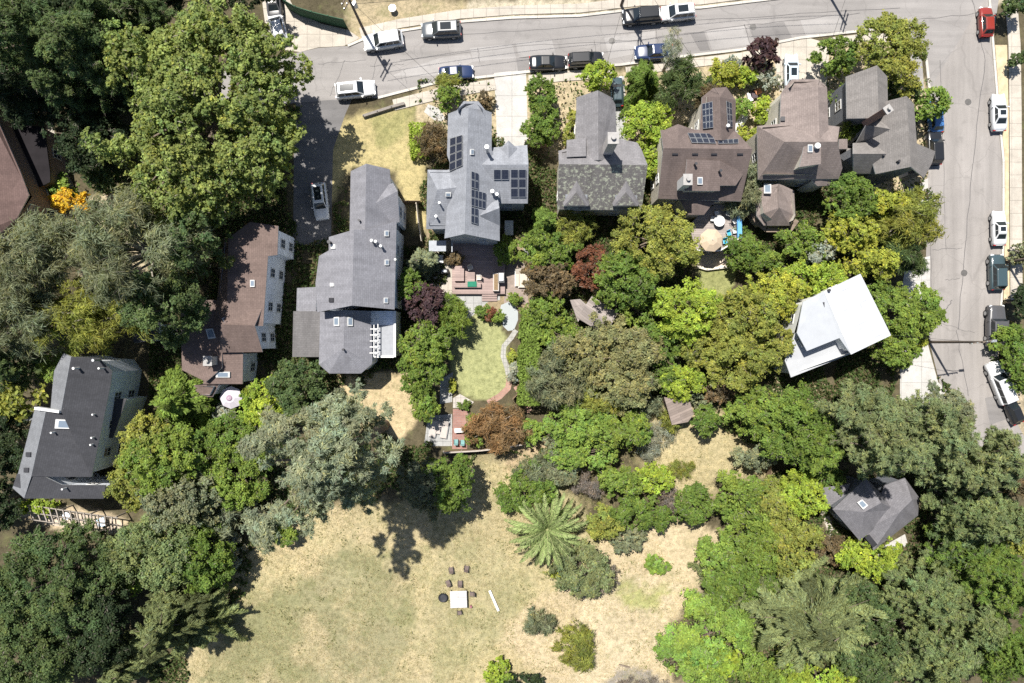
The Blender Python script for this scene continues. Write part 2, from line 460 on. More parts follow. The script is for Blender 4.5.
# patches, tar seams and covers on the roads
for pts, m_ in (([(470,48),(512,44),(516,58),(473,62)], M_PATCH), ([(516,43),(552,40),(556,55),(519,58)], M_PATCH),
                ([(604,38),(655,31),(656,50),(610,59)], M_PATCH), ([(706,31),(744,26),(750,45),(712,50)], M_PATCH), ([(748,26),(784,22),(792,38),(756,44)], M_PATCHD),
                ([(800,20),(838,14),(846,30),(806,36)], M_PATCH), ([(516,58),(534,56),(536,69),(518,71)], M_PATCHD), ([(392,76),(405,70),(440,58),(470,54),(473,62),(442,76)], M_PATCH),
                ([(690,33),(704,31),(710,50),(700,51)], M_PATCHD), ([(985,398),(1000,395),(1010,418),(990,425)], M_PATCHD), ([(908,48),(922,60),(924,90),(910,75)], M_PATCH)):
    sheet('road_patch', pts, m_, 4)
def seam(pts, w=.55): sheet('road_seam', ribbon(pts, w), M_TAR, 5.5)
def wob(a, b, n=9, j=1.0):
    r = random.Random(int(a[0]*7+a[1])); o = []
    for i in range(n+1):
        t = i/n; o.append((a[0]+(b[0]-a[0])*t+r.uniform(-j, j)*(0 < i < n), a[1]+(b[1]-a[1])*t+r.uniform(-j, j)*(0 < i < n)))
    return o
for a, b, w in (((400,60),(520,46),.5), ((520,46),(640,40),.5), ((640,40),(740,26),.5), ((740,26),(860,13),.5), ((440,36),(560,28),.45), ((560,28),(700,20),.45), ((700,20),(900,8),.5),
                ((370,66),(404,64),.5), ((318,64),(366,60),.4), ((345,60),(330,96),.5), ((372,82),(378,50),.5), ((404,70),(407,84),.4), ((478,48),(480,62),.6),
                ((594,40),(598,62),.4), ((655,28),(660,52),.4), ((744,24),(752,48),.5), ((972,0),(985,60),.5), ((985,60),(972,170),.6), ((972,170),(958,330),.6), ((956,330),(968,396),.5),
                ((930,200),(932,330),.4), ((932,250),(962,248),.4), ((945,280),(960,278),.35), ((928,320),(975,333),.3), ((940,60),(946,250),.4), ((914,20),(990,12),.4), ((952,300),(944,312),.8)):
    seam(wob(a, b, 10, .8), w)
def cover(px, py, r=.38):
    m = MB(); p = P(px, py); m.cyl((p.x, p.y, .008), r, .022, 20); m.cyl((p.x, p.y, .03), r*.8, .004, 20)
    return m.build('manhole_cover', plain('cast_iron', (.12,.115,.11), .6, .2, metal=.4))
for x, y, l in ((612,41,'iron manhole cover in the middle of the curved street'), (753,27,'iron manhole cover on the street above the purple plum'),
                (964,273,'iron manhole cover beside the dark green car'), (968,102,'iron manhole cover level with the silver car')):
    tag(cover(x, y), l, 'manhole cover', 'manhole covers in the roads')
# garden floors
sheet('patio', [(452,292),(500,292),(500,300),(488,302),(470,318),(452,318)], M_SLAB, 3)
sheet('patio', [(428,416),(452,414),(452,446),(424,446)], M_SLAB, 3)
sheet('patio', [(440,380),(453,372),(452,402),(440,404)], M_SLAB, 3)
sheet('patio', [(505,258),(518,255),(528,262),(528,304),(504,304)], bricks('brown_pavers', (.30,.235,.20), (.25,.20,.17), (.2,.18,.16)), 3)
RND = [(502,318),(500,310),(501,305),(508,302),(514,304),(518,312),(518,320),(514,330),(508,331),(503,326)]
sheet('patio', RND, plain('smooth_grey_stone', (.30,.325,.33), .6, .06, .8), 4)
sheet('path', ribbon([(516,330),(511,338),(504,346),(503,356),(507,368),(509,378)], 5), M_STONE, 4)
sheet('path', ribbon([(510,376),(508,388),(500,396),(488,403)], 6), bricks('garden_bricks', (.36,.22,.17), (.30,.17,.13), (.25,.2,.17)), 5)
sheet('path', ribbon([(516,386),(522,396),(530,412)], 6), MATS['garden_bricks'], 5)
sheet('path', [(453,398),(460,394),(474,402),(468,408),(453,408)], concrete_mat('crazy_paving', (.50,.46,.42), .6), 5)
sheet('patio', [(453,409),(468,409),(467,449),(452,449)], bricks('red_bricks', (.30,.16,.13), (.25,.13,.11), (.24,.19,.17)), 5)
sheet('path', [(434,120),(424,112),(428,104),(438,108),(446,118),(440,122)], M_CONCW, 3)
sheet('path', [(523,232),(529,232),(530,262),(524,262)], M_SLAB, 4)
sheet('patio', [(428,240),(452,240),(453,300),(446,306),(428,285)], M_CONC, 3)
sheet('path', [(46,122),(52,122),(63,165),(74,186),(66,200),(57,170)], M_CONC, 3)
sheet('patio', [(28,506),(120,520),(130,536),(100,533),(50,525)], concrete_mat('sandy_paving', (.56,.47,.37), .8), 3)
sheet('path', [(816,500),(822,498),(842,548),(836,552)], M_CONC, 3)
sheet('patio', [(872,556),(880,548),(905,534),(908,545),(890,556)], M_CONCW, 3)
sheet('patio', [(700,250),(735,248),(742,262),(718,268),(697,266)], plain('garden_gravel', (.52,.44,.36), .95, .25, 6, bump=.8), 3)
# ================================================================ HOUSES
def fan(apex, ring, close=False):
    n = len(ring); return [[apex, ring[i], ring[(i+1) % n]] for i in range(n if close else n-1)]
class House:
    def __init__(s, name, px, py, label, cat='house', wall=None):
        s.o = thing(name, P(px, py), label, cat)
        s.W = MB(); s.wall = wall; s.polys = []; s.edges = []; s.main = None; s.crease = False
    def roof(s, faces, mat, over=.35, zb=0.0, th=.16, walls=True, name='roof', fascia=None, wins=True):
        key = {}; V = []; F = []; planes = []; split = []
        for f in faces:
            if s.crease and len(f) == 4 and all(len(p) == 3 for p in f):
                w = [P(*p) for p in f]; a_, n_ = plane_of(*w[:3])
                if abs((w[3]-a_).dot(n_)) > .03: split += [[f[0], f[1], f[2]], [f[0], f[2], f[3]]]; continue
            split.append(f)
        faces = split
        for f in faces:
            pts = [P(*p) for p in f if len(p) == 3][:3]; pl = plane_of(*pts); ids = []; planes.append(pl)
            for p in f:
                k = (round(p[0], 1), round(p[1], 1))
                if k not in key:
                    key[k] = len(V); V.append(P(*p) if len(p) == 3 else on(pl, *p))
                ids.append(key[k])
            n = (V[ids[1]]-V[ids[0]]).cross(V[ids[2]]-V[ids[0]])
            ar = sum(V[ids[i]].x*V[ids[(i+1) % len(ids)]].y-V[ids[(i+1) % len(ids)]].x*V[ids[i]].y for i in range(len(ids)))
            if ar < 0: ids.reverse()
            F.append(ids)
        edge = {}
        for fi, f in enumerate(F):
            for i in range(len(f)): edge[(f[i], f[(i+1) % len(f)])] = fi
        bnd = {a: (b, fi) for (a, b), fi in edge.items() if (b, a) not in edge}
        m = MB()
        for f in F: m.poly([V[i] for i in f])
        dz = Vector((0, 0, th))
        for f in F: m.poly([V[i]-dz for i in reversed(f)])
        fm = MB()
        for a, (b, fi) in bnd.items(): fm.poly([V[a]-dz, V[b]-dz, V[b], V[a]])
        ro = m.build(name, mat, s.o)
        fa = fm.build('fascia', fascia or M_TRIM, s.o); fa.parent = ro
        if s.main is None: s.main = ro
        # wall loop, set in under the eaves
        st = next(iter(bnd)); loop = [st]
        while bnd[loop[-1]][0] != st and len(loop) < 60: loop.append(bnd[loop[-1]][0])
        n = len(loop); s.polys.append([V[i].copy() for i in loop])
        if walls:
            q = [Vector((V[i].x, V[i].y)) for i in loop]; ins = []
            for i in range(n):
                d1 = (q[i]-q[i-1]).normalized(); d2 = (q[(i+1) % n]-q[i]).normalized()
                n1 = Vector((-d1.y, d1.x)); n2 = Vector((-d2.y, d2.x)); b = n1+n2
                if b.length < .1: b = n1
                b.normalize(); k = over/max(.45, b.dot(n1)); ins.append(q[i]+b*k)
            for i in range(n):
                j = (i+1) % n; pl = planes[bnd[loop[i]][1]]
                a, b = ins[i], ins[j]
                za, zb_ = plane_z(pl, *a)-th*.6, plane_z(pl, *b)-th*.6
                s.W.poly([(a.x, a.y, zb), (b.x, b.y, zb), (b.x, b.y, zb_), (a.x, a.y, za)])
                if wins: s.edges.append((a, b, min(za, zb_), zb))
        return planes
    def block(s, pts, ztop, zb=0.0):
        """extra wall block, given as plan points at its top"""
        q = [P(x, y, ztop) for x, y in pts]
        if sum(q[i].x*q[(i+1) % len(q)].y-q[(i+1) % len(q)].x*q[i].y for i in range(len(q))) < 0: q.reverse()
        s.W.prism([(p.x, p.y) for p in q], zb, ztop)
    def slab(s, pl, quad, th, mat, name, lift=.03, parent=None):
        a, n = pl; q = [on(pl, *p) for p in quad]
        if (q[1]-q[0]).cross(q[2]-q[0]).z < 0: q.reverse()
        m = MB(); lo = [p+n*lift for p in q]; hi = [p+n*(lift+th) for p in q]; k = len(q)
        m.poly(hi); m.poly(lo[::-1])
        for i in range(k): m.poly([lo[i], lo[(i+1) % k], hi[(i+1) % k], hi[i]])
        o = m.build(name, mat, s.o); o.parent = parent or s.main; return o
    def skylight(s, pl, quad, lift=.0):
        fr = s.slab(pl, quad, .18, M_TRIM, 'skylight', lift)
        cx = sum(p[0] for p in quad)/4; cy = sum(p[1] for p in quad)/4
        g = s.slab(pl, [(cx+(x-cx)*.72, cy+(y-cy)*.72) for x, y in quad], .02, SKYGL, 'pane', lift+.18); g.parent = fr
    def panels(s, pl, quad, nx, ny, lift=.12):
        """quad: top left, top right, bottom right, bottom left"""
        q = [Vector(p) for p in quad]; g = .025
        def bl(u, v): return tuple((q[0]*(1-u)+q[1]*u)*(1-v)+(q[3]*(1-u)+q[2]*u)*v)
        for i in range(nx):
            for j in range(ny):
                u0, u1, v0, v1 = (i+g)/nx, (i+1-g)/nx, (j+g)/ny, (j+1-g)/ny
                f = s.slab(pl, [bl(u0,v0), bl(u1,v0), bl(u1,v1), bl(u0,v1)], .04, M_METAL, 'solar_panel', lift)
                e = .05
                c = s.slab(pl, [bl(u0+e/nx,v0+e/ny), bl(u1-e/nx,v0+e/ny), bl(u1-e/nx,v1-e/ny), bl(u0+e/nx,v1-e/ny)], .006, SOLAR, 'cells', lift+.04); c.parent = f
    def vent(s, pl, px, py, h=.55, r=.09, mat=None):
        p = on(pl, px, py); m = MB(); m.cyl((p.x, p.y, p.z-.1), r, h+.1, 10); m.cyl((p.x, p.y, p.z+h), r*1.3, .07, 10)
        o = m.build('vent_pipe', mat or M_METAL, s.o); o.parent = s.main
    def boxvent(s, pl, px, py, w=.5, mat=None):
        r = w/2*PPM
        s.slab(pl, [(px-r, py-r), (px+r, py-r), (px+r, py+r), (px-r, py+r)], .16, mat or M_WHITE, 'roof_vent', 0)
    def chimney(s, pl, px, py, w, d, ztop, mat, rz=0.0, cap=True):
        p = on(pl, px, py); m = MB(); h = ztop-p.z+1.2
        m.box((p.x, p.y, p.z-1.2+h/2), (w, d, h), rz)
        o = m.build('chimney', mat, s.o); o.parent = s.main
        c = MB(); c.box((p.x, p.y, ztop+.07), (w+.16, d+.16, .14), rz); c.cyl((p.x, p.y, ztop+.14), min(w, d)*.26, .35, 10)
        k = c.build('cap', plain('chimney_cap', (.3,.29,.28)), s.o); k.parent = o
    def window(s, a, b, t, zc, w=1.0, h=1.3, frame=None):
        d = (b-a); L = d.length; d.normalize(); nrm = Vector((d.y, -d.x)); c = a+d*(L*t)
        rz = math.atan2(d.y, d.x); m = MB()
        for dx, dz, sx, sz in ((0, h/2, w+.14, .1), (0, -h/2, w+.14, .1), (-w/2, 0, .1, h-.1), (w/2, 0, .1, h-.1), (0, 0, .05, h-.1), (0, 0, w-.1, .05)):
            p = c+d*dx+nrm*(.03 if abs(dx)+abs(dz) > 0 else .025 if sx < .1 else .02); m.box((p.x, p.y, zc+dz), (sx, .09, sz), rz)
        f = m.build('window', frame or M_TRIM, s.o)
        g = MB(); p = c+nrm*.015; g.box((p.x, p.y, zc), (w, .03, h), rz); o = g.build('pane', GLASS, s.o); o.parent = f
    def done(s, zs=(1.5, 4.2), auto=True, maxw=14):
        s.W.build('wall', s.wall, s.o)
        if auto:
            cnt = 0
            for a, b, zt, zb in s.edges:
                L = (b-a).length; d = (b-a).normalized(); nrm = Vector((d.y, -d.x)); mid = (a+b)/2
                if L < 2.2 or nrm.dot(-mid) < 2: continue
                k = max(1, int(L/3.0))
                for i in range(k):
                    t = (i+.5)/k; c = a+(b-a)*t+nrm*.25
                    for zc in zs:
                        if zc+.95 > zt or cnt >= maxw: continue
                        hid = False
                        for pg in s.polys:
                            if inside(np.array([c.x]), np.array([c.y]), [(p.x, p.y) for p in pg])[0]:
                                q = [p.z for p in pg]
                                ins2 = a+(b-a)*t+nrm*.8
                                if inside(np.array([ins2.x]), np.array([ins2.y]), [(p.x, p.y) for p in pg])[0] and zc < max(q)-.5: hid = True
                        if not hid: s.window(a, b, t, zc, .95, 1.25); cnt += 1
        return s

RG = shingle('grey_shingle', (.215, .215, .237)); RG2 = shingle('blue_grey_shingle', (.265, .277, .305)); RB = shingle('brown_shingle', (.155, .122, .112))
RP = shingle('pinkish_shingle', (.235, .195, .18)); RM = shingle('mossy_shingle', (.165, .155, .15), moss=(.38,.40,.31)); RE = shingle('warm_grey_shingle', (.205, .198, .205))
RR_ = shingle('red_brown_shingle', (.165, .122, .108)); RK = shingle('charcoal_shingle', (.056, .057, .064)); RT = shingle('tan_grey_shingle', (.225, .21, .20)); RS = shingle('slate_shingle', (.175, .17, .182))
RKL = shingle('ash_shingle', (.18,.187,.2))
ST_W = siding('white_siding', (.76,.80,.86)); ST_G = siding('grey_siding', (.42,.44,.47)); ST_B = siding('brown_siding', (.26,.2,.17)); ST_C = siding('cream_siding', (.6,.56,.48)); ST_D = siding('dark_siding', (.16,.17,.19))

# ---- long grey house (two skewed gables, octagonal rear wing)
h = House('grey_house', 355, 265, 'long grey gabled house with an eight-sided rear wing and a driveway on its shady side', wall=ST_W)
G1 = h.roof([[(354,229.6,9.6),(352,305.5,9.6),(394.5,309.5,7.3),(396.5,221,7.3),(366,229.6)],
             [(354,229.6,9.6),(352,305.5,9.6),(317,312.3,7.0),(315.5,283),(319,256),(328.7,250.5),(328.8,237)]], RG)
G2 = h.roof([[(366.3,163.6,8.9),(365,236,8.9),(391,236,7.0),(397,189.5),(391,187),(389.7,169.3)],
             [(366.3,163.6,8.9),(365,236,8.9),(349.5,236,7.5),(350.7,171.2,7.5)]], RG)
G3 = h.roof([[(376,203,8.2),(397.5,191,8.2),(399.5,222,6.8),(392,224)],[(376,203,8.2),(397.5,191,8.2),(393,183,7.3),(384,186)]], RG)
h.roof([[(316,287,4.6),(297,288,4.1),(296.3,311,4.1),(316,312,4.6)]], RG, walls=True, wins=False)
h.roof([[(293.3,311.2,5.0),(321,311.2,5.0),(320,357,3.9),(292.3,357)]], shingle('dusty_grey_shingle', (.165,.158,.158)), over=.25)
G4 = h.roof([[(344.6,310,6.6),(343.5,348,6.6),(318.9,364.5,5.0),(320,312)],[(343.5,348,6.6),(318.9,364.5,5.0),(329.2,373.5,5.0)],
        [(343.5,348,6.6),(329.2,373.5,5.0),(361,373.5,5.0)],[(343.5,348,6.6),(361,373.5,5.0),(372.2,363.5,5.0)],[(343.5,348,6.6),(344.6,310,6.6),(371,311),(372.2,363.5,5.0)]], RG, over=.3)
# flat roof with white parapet beside the rear wing
h.block([(371,311),(395,311),(395,356),(371,356)], 4.2)
m = MB(); q = [P(x, y, 4.23) for x, y in ((371,325),(394.5,325),(394.5,355.5),(371,355.5))]; m.prism([(p.x, p.y) for p in q][::-1], 4.19, 4.24); m.build('flat_roof', plain('grey_membrane', (.27,.28,.30), .9, .1), h.o)
m = MB(); m.bar(P(395,311,4.3), P(395,357,4.3), .22, .3); m.bar(P(371,356.6,4.3), P(394,356.6,4.3), .22, .3); m.build('parapet', M_WHITE, h.o)
m = MB()
for i in range(7): m.bar(P(365,317+i*6,5.1), P(378,317+i*6,5.1), .1, .14)
for x in (365.5, 369.5, 374, 378): m.bar(P(x,314,5.0), P(x,357,5.0), .09, .12)
for x in (365.5, 378): m.bar(P(x,356,5.0), P(x,356,0)+Vector((P(x,356,5).x-P(x,356,0).x, P(x,356,5).y-P(x,356,0).y, 0)), .12)
m.build('pergola', M_WHITE, h.o)
for a, b in ((386.3,233.6),(386.5,262.5),(385.6,300.5)): h.skylight(G1[0], [(a-2,b-2.8),(a+2,b-2.8),(a+2,b+2.8),(a-2,b+2.8)])
h.skylight(G4[0], [(334.8,317),(340,317),(340,326),(334.8,326)]); h.skylight(G4[4], [(347.2,317),(352.4,317),(352.4,326),(347.2,326)])
for a, b in ((373,241.5),(377,242.5),(382,247)): h.vent(G1[0], a, b, .8, .12, M_WHITE)
h.boxvent(G1[1], 333.9, 246.7); h.boxvent(G1[1], 332.7, 284.8, .4); h.boxvent(G1[1], 331.9, 300, .5, M_DARK); h.vent(G2[1], 360, 221, .5, .1, M_DARK); h.vent(G1[0], 396, 260, .5, .1, M_WHITE)
h.vent(G4[2], 344, 349.5, .4, .1, M_DARK); h.vent(G1[1], 331, 243, .9, .14, M_DARK)
h.done(maxw=16)

# ---- blue-grey house with solar panels
h = House('blue_grey_house', 480, 175, 'blue-grey cross-gabled house carrying three clusters of dark solar panels', wall=ST_G)
D1 = h.roof([[(468.6,108,9.6),(464.8,234,9.6),(444.4,238.4,7.0),(450.5,165),(447,155),(448.1,113.7,7.0),(457,110.2)],
             [(468.6,108,9.6),(464.8,234,9.6),(499.7,241,6.9),(499.3,165),(491.7,150),(491.7,112.4),(485,110)],
             [(468.6,108,9.6),(457,110.2),(463.6,101.2,8.2),(478.5,101.2,8.2),(485,110)]], RG2, fascia=plain('slate_trim', (.3,.32,.35)))
D2 = h.roof([[(437.4,189.6,8.4),(468,186,8.4),(455,168,6.9),(447,170,6.7),(427.5,169.7,6.5)],[(437.4,189.6,8.4),(468,186,8.4),(462,229,6.0),(426.2,229,6.0)],[(437.4,189.6,8.4),(427.5,169.7,6.5),(426.2,229,6.0)]], RG2, fascia=MATS['slate_trim'])
D3 = h.roof([[(474,164.7,8.5),(528.5,164.7,8.5),(527.2,145,6.9),(485,148,6.9)],[(474,164.7,8.5),(528.5,164.7,8.5),(527.8,203.5,6.2),(490,203.5,6.2)]], RG2, fascia=MATS['slate_trim'])
h.roof([[(508.6,140.5,8.0),(508.6,160,8.0),(498,151,7.0),(499,149.5,6.9)],[(508.6,140.5,8.0),(508.6,160,8.0),(520,151,7.0),(518.5,149.5,6.9)]], RG2, walls=False, fascia=MATS['slate_trim'])
h.roof([[(480,215.5,8.6),(499.5,208,8.6),(500,215,7.6),(500,229,6.6),(496,229)],[(480,215.5,8.6),(499.5,208,8.6),(498,200,7.6),(490,203)]], RG2, walls=False, fascia=MATS['slate_trim'])
h.panels(D1[0], [(451,138.6),(463.6,134.8),(463.6,166),(450.4,172)], 2, 4)
h.panels(D1[1], [(470.4,171),(477.8,173.5),(477.8,190),(470.4,188)], 2, 2); h.panels(D1[1], [(470.4,189),(485.2,193),(484.7,209.5),(470.4,206)], 4, 2); h.panels(D1[1], [(470.4,207),(477.3,208.6),(477.3,225),(470.2,223)], 2, 2)
h.panels(D3[1], [(493.5,168.6),(509,168.6),(509,179.5),(493.5,179.5)], 2, 1); h.panels(D3[1], [(510.5,168.6),(526.3,168.6),(526.3,197),(510.5,197)], 2, 3)
h.vent(D1[1], 487.5, 152, 1.9, .17, M_METAL); h.skylight(D1[1], [(469.8,149.5),(473.2,149.5),(473.2,155),(469.8,155)])
h.vent(D1[1], 492.5, 193, .9, .15); h.vent(D1[1], 497, 196, .9, .12); h.vent(D2[1], 440, 204, .7, .09); h.vent(D2[1], 436.5, 217, .5, .1)
h.skylight(D2[1], [(445.5,192.3),(451,192.3),(451,196),(445.5,196)])
m = MB()
for x in (431, 452): m.bar(P(x,241,2.6), P(x,252,2.6), .12)
m.bar(P(429,246,2.7), P(446,246,2.7), 1.2, .12); m.build('awning', MATS['slate_trim'], h.o)
h.done()

# ---- grey house with mossy rear slope and two dormers
h = House('dormered_house', 602, 160, 'grey house with a lichen-speckled rear roof, twin rear dormers and a tall pale chimney', wall=ST_C)
E1 = h.roof([[(598,90.3,9.0),(598.6,160,9.0),(575.5,160,7.2),(576.5,97.4,7.2)],[(598,90.3,9.0),(598.6,160,9.0),(617.5,160,7.2),(615.5,104.6,7.2),(611,97)]], RE)
E2 = h.roof([[(558.9,164.1,9.0),(647.7,165.1,9.0),(641.5,149.5,8.0),(637.4,142.6,7.5),(619,138.5),(600,140),(558.5,150.8,7.8)],[(558.9,164.1,9.0),(647.7,165.1,9.0),(641.5,210.3,5.6),(557.4,209.2,5.6)]], RE)
h.roof([[(558.9,164.1,9.02),(647.7,165.1,9.02),(641.5,210.5,5.63),(557.4,209.4,5.63)]], RM, walls=False, th=.05, name='rear_slope')
h.roof([[(566.7,140,8.2),(586,138,8.2),(586,156,8.75),(566.7,157,8.75)]], RE, over=.2, wins=False)
for cx in (576.2, 625.8):
    h.roof([[(cx+.5,180.5,7.9),(cx,192,7.9),(cx-12.3,206,6.9),(cx-13.4,203,6.6)],[(cx+.5,180.5,7.9),(cx,192,7.9),(cx+12.3,206,6.9),(cx+13.4,203,6.6)],[(cx,192,7.9),(cx-12.3,206,6.9),(cx+12.3,206,6.9)]], RE, over=.3, walls=False, name='dormer_roof')
    h.roof([[(cx,192.3,7.94),(cx-9.5,205.4,6.98),(cx+9.5,205.4,6.98)]], RM, over=.3, walls=False, th=.03, name='dormer_slope')
    m = MB(); a = P(cx-11, 206, 6.6); b = P(cx+11, 206, 6.6); c_ = (a+b)/2; m.box((c_.x, c_.y+.75, 6.1), ((b-a).length, 1.2, 1.4)); m.build('dormer', ST_D, h.o)
h.chimney(E2[0], 606.8, 151, .95, 1.0, 12.6, plain('pale_render', (.42,.39,.37), .9, .12)); h.boxvent(E1[0], 581, 143, .5, M_DARK); h.vent(E1[0], 573.5+4, 146, .5, .08)
h.done()

# ---- brown house with solar panels and deck
h = House('brown_house', 705, 150, 'dark brown hipped house with solar panels and a half-round sun deck behind', wall=ST_C)
F1 = h.roof([[(719.9,97,8.8),(721.5,140,8.8),(699,140,7.0),(702,97,7.0)],[(719.9,97,8.8),(721.5,140,8.8),(735.5,140,7.0),(735.8,100,7.0)],*fan((719.9,97,8.8), [(702,97,7.0),(713,88,7.2),(726.5,87,7.2),(735.8,100,7.0)])], RB)
F2 = h.roof([[(663.2,148.1,9.0),(752.4,149.1,9.0),(736,131.5,7.3),(714,131),(690,129),(660.6,130.1,7.1)],[(663.2,148.1,9.0),(752.4,149.1,9.0),(741,201.4,5.6),(657.9,198.7,5.6)]], RB)
h.roof([[(678,124,7.8),(678,146,8.6),(662,131,7.2)],[(678,124,7.8),(678,146,8.6),(698,131,7.2)]], RB, walls=False)
F3 = h.roof([[(686.9,159.2,8.6),(719.9,160.5,8.6),(719.9,185.5,7.9),(720,190.8),(684.3,190.8,7.7)],[(719.9,160.5,8.6),(743.7,173.7,7.4),(735.8,185.5,7.4),(719.9,185.5,7.9)]], RB, over=.2)
h.roof(fan((695,201,5.7), [(677.7,197.4,5.0),(688.3,214.8,4.9),(704,214.8,4.9),(714.6,201.4,5.0),(706,192,5.6),(686,192,5.6)], True), RB, over=.25)
h.panels(F1[0], [(702.8,104),(713.3,101.5),(714,128),(703.7,129.2)], 3, 4); h.panels(F1[1], [(725,101),(730.5,103.5),(731.5,127.5),(726.5,127.5)], 2, 4)
h.panels(F2[0], [(687,134),(711.5,134.5),(716,144.6),(691.5,144)], 4, 2); h.panels(F2[0], [(717,141),(738,139.8),(738.2,144.5),(718,144.8)], 4, 1)
h.skylight(F3[0], [(697,177),(702.3,177),(702.3,184.5),(697,184.5)]); h.chimney(F3[0], 683.5, 183.5, .8, 1.0, 9.6, M_WHITE)
for x in (675, 695, 714, 740): h.slab(F2[1], [(x-3,153.2),(x+3,153.2),(x+3,154.6),(x-3,154.6)], .1, M_DARK, 'roof_vent', 0, h.main)
h.vent(F3[0], 694.5, 165, .6, .12, M_DARK); h.vent(F3[0], 719, 172, .6, .12, M_DARK); h.vent(F1[1], 726.5, 127, .5, .14, M_WHITE)
h.done()

# ---- pinkish hipped house
h = House('pink_grey_house', 800, 130, 'pinkish-grey hipped house below the pale driveway with a white skylight box on its rear slope', wall=ST_C)
A1 = h.roof([[(818,87.5,8.6),(820,142,8.6),(779.5,142,6.9),(781,93.7,6.9),(785,87.2)],[(818,87.5,8.6),(820,142,8.6),(829,142,7.9),(827,87,7.9)],[(818,87.5,8.6),(785,87.2),(792,79.2,7.2),(818.5,79.2,7.2),(827,87,7.9)]], RP)
A2 = h.roof([[(784.3,141.8,9.0),(837.6,141.8,9.0),(839.6,126.7,7.6),(800,122),(757.2,126,6.9)],[(784.3,141.8,9.0),(757.2,126,6.9),(758.2,179.5,5.2)],[(784.3,141.8,9.0),(837.6,141.8,9.0),(842.5,168,6.8),(838.7,178.8),(758.2,179.5,5.2)]], RP)
h.roof([[(839,139,6.6),(847.5,139,6.3),(847.5,149,6.1),(839,149,6.4)]], RP, over=.2, wins=False)
A3 = h.roof([[(805,141.5,8.75),(821,141.5,8.75),(821,164,8.2),(799.5,167,8.2)]], RP, over=.1, wins=False, name='dormer_roof')
h.roof(fan((831,157,7.2), [(811.6,180.3,5.3),(817.5,186.1,5.0),(831.4,185.4,5.0),(838.7,178.8,5.3),(842.4,167.8,6.0)]), RP, over=.3)
h.skylight(A3[0], [(807.2,144.5),(812.2,144.5),(812.2,152.3),(807.2,152.3)]); h.vent(A3[0], 815.5, 147, .5, .24, M_WHITE); h.boxvent(A1[0], 783, 119, .5, M_DARK)
h.done()
h = House('garden_cottage', 776, 205, 'small pinkish-grey hipped cottage with a gablet roof behind the pink-grey house', 'cottage', wall=ST_C)
A4 = h.roof([[(779.4,207.4,5.3),(778.7,183.2,4.6),(756,189,3.9),(756.7,216.2,3.6),(764,225.7,3.3)],[(779.4,207.4,5.3),(778.7,183.2,4.6),(794,190.5,3.9),(795.5,216,3.6),(789.7,225.7,3.3)],[(779.4,207.4,5.3),(764,225.7,3.3),(789.7,225.7,3.3)]], RP)
h.skylight(A4[0], [(764,184.5),(771.2,184.5),(771.2,194),(764,194)])
m = MB(); pts = [P(x, y, 2.2) for x, y in ((752,214),(757,222),(766,230),(790,230),(797,220))]
for i in range(4): m.bar(pts[i], pts[i+1], .5, .12)
m.build('balcony', M_WOOD, h.o)
h.done(zs=(1.5,), maxw=4)

# ---- tan-grey gabled house on the corner
h = House('corner_house', 885, 125, 'tan-grey house of parallel gables with a slim brown chimney on the street corner', wall=ST_D)
H1 = h.roof([[(877,65.2,8.8),(879,118,8.8),(847,118.5,6.8),(846.3,76.5,6.8)],[(877,65.2,8.8),(879,118,8.8),(888,110,7.2),(887.3,76.5,7.2)]], RT)
H2 = h.roof([[(906.7,96,9.2),(910.8,166.7,9.2),(876,174,6.4),(866,140),(879,103)],[(906.7,96,9.2),(910.8,166.7,9.2),(918,173,7.8),(917,145),(914,104,7.8)]], RT)
H3 = h.roof([[(853.4,153.8,7.4),(893,153.8,7.4),(893,141,6.0),(853.4,143,6.0)],[(853.4,153.8,7.4),(893,153.8,7.4),(885,173.6,5.0),(853.4,173.6,5.0)]], RT)
h.roof([[(866,125,7.6),(893,129.5,7.8),(893,118,6.6),(868,118,6.6)],[(866,125,7.6),(893,129.5,7.8),(889,142.5,5.4),(856,143,5.4)]], RT)
h.roof([[(916,143,5.2),(935.4,151.3,4.4),(932,163),(924,178,3.6),(917,172)]], shingle('dark_grey_shingle', (.19,.18,.175)), over=.3)
h.roof([[(847,148,3.2),(855,149,3.2),(855,164,3.2),(852,170,3.0),(847,168,3.0)]], RT, over=.2, wins=False)
h.chimney(H1[0], 871.5, 119.5, .65, .65, 11.4, bricks('chimney_brick', (.26,.13,.09), (.2,.1,.07), (.25,.2,.18), .3, .1), .6); h.vent(H2[0], 897, 162, .4, .1, M_DARK); h.vent(H2[0], 882, 156, .4, .1, M_DARK)
h.done()

# ---- white flat-roofed house
h = House('white_roofed_house', 838, 327, 'modern house under a bright white low roof turned askew among trees', wall=plain('white_stucco', (.7,.7,.68), .85, .06))
I1 = h.roof([[(823.6,291.4,7.6),(860.5,273.8,6.9),(891.2,335.3,6.9),(851,354.5,7.6)]], siding('white_membrane', (.435,.45,.475), 1.7, .02), over=.3, fascia=M_WHITE)
I2 = h.roof([[(823.6,291.4,7.57),(851,354.5,7.57),(839.4,338,7.4),(806.9,351,7.1),(797,333,7.1),(803,302,7.2)]], plain('grey_gravel_roof', (.335,.35,.37), .9, .07, 1.0, bump=.3), over=.3, fascia=M_WHITE)
h.roof([[(795,333,5.6),(785,360.7,5.2),(791,377.4,5.2),(857,351.5,5.6),(835,325,5.9)]], plain('pale_gravel_roof', (.345,.355,.37), .9, .07, 1.0, bump=.3), over=.3, fascia=M_WHITE)
for x, y in ((822,304.6),): h.boxvent(I2[0], x, y, .6, M_DARK)
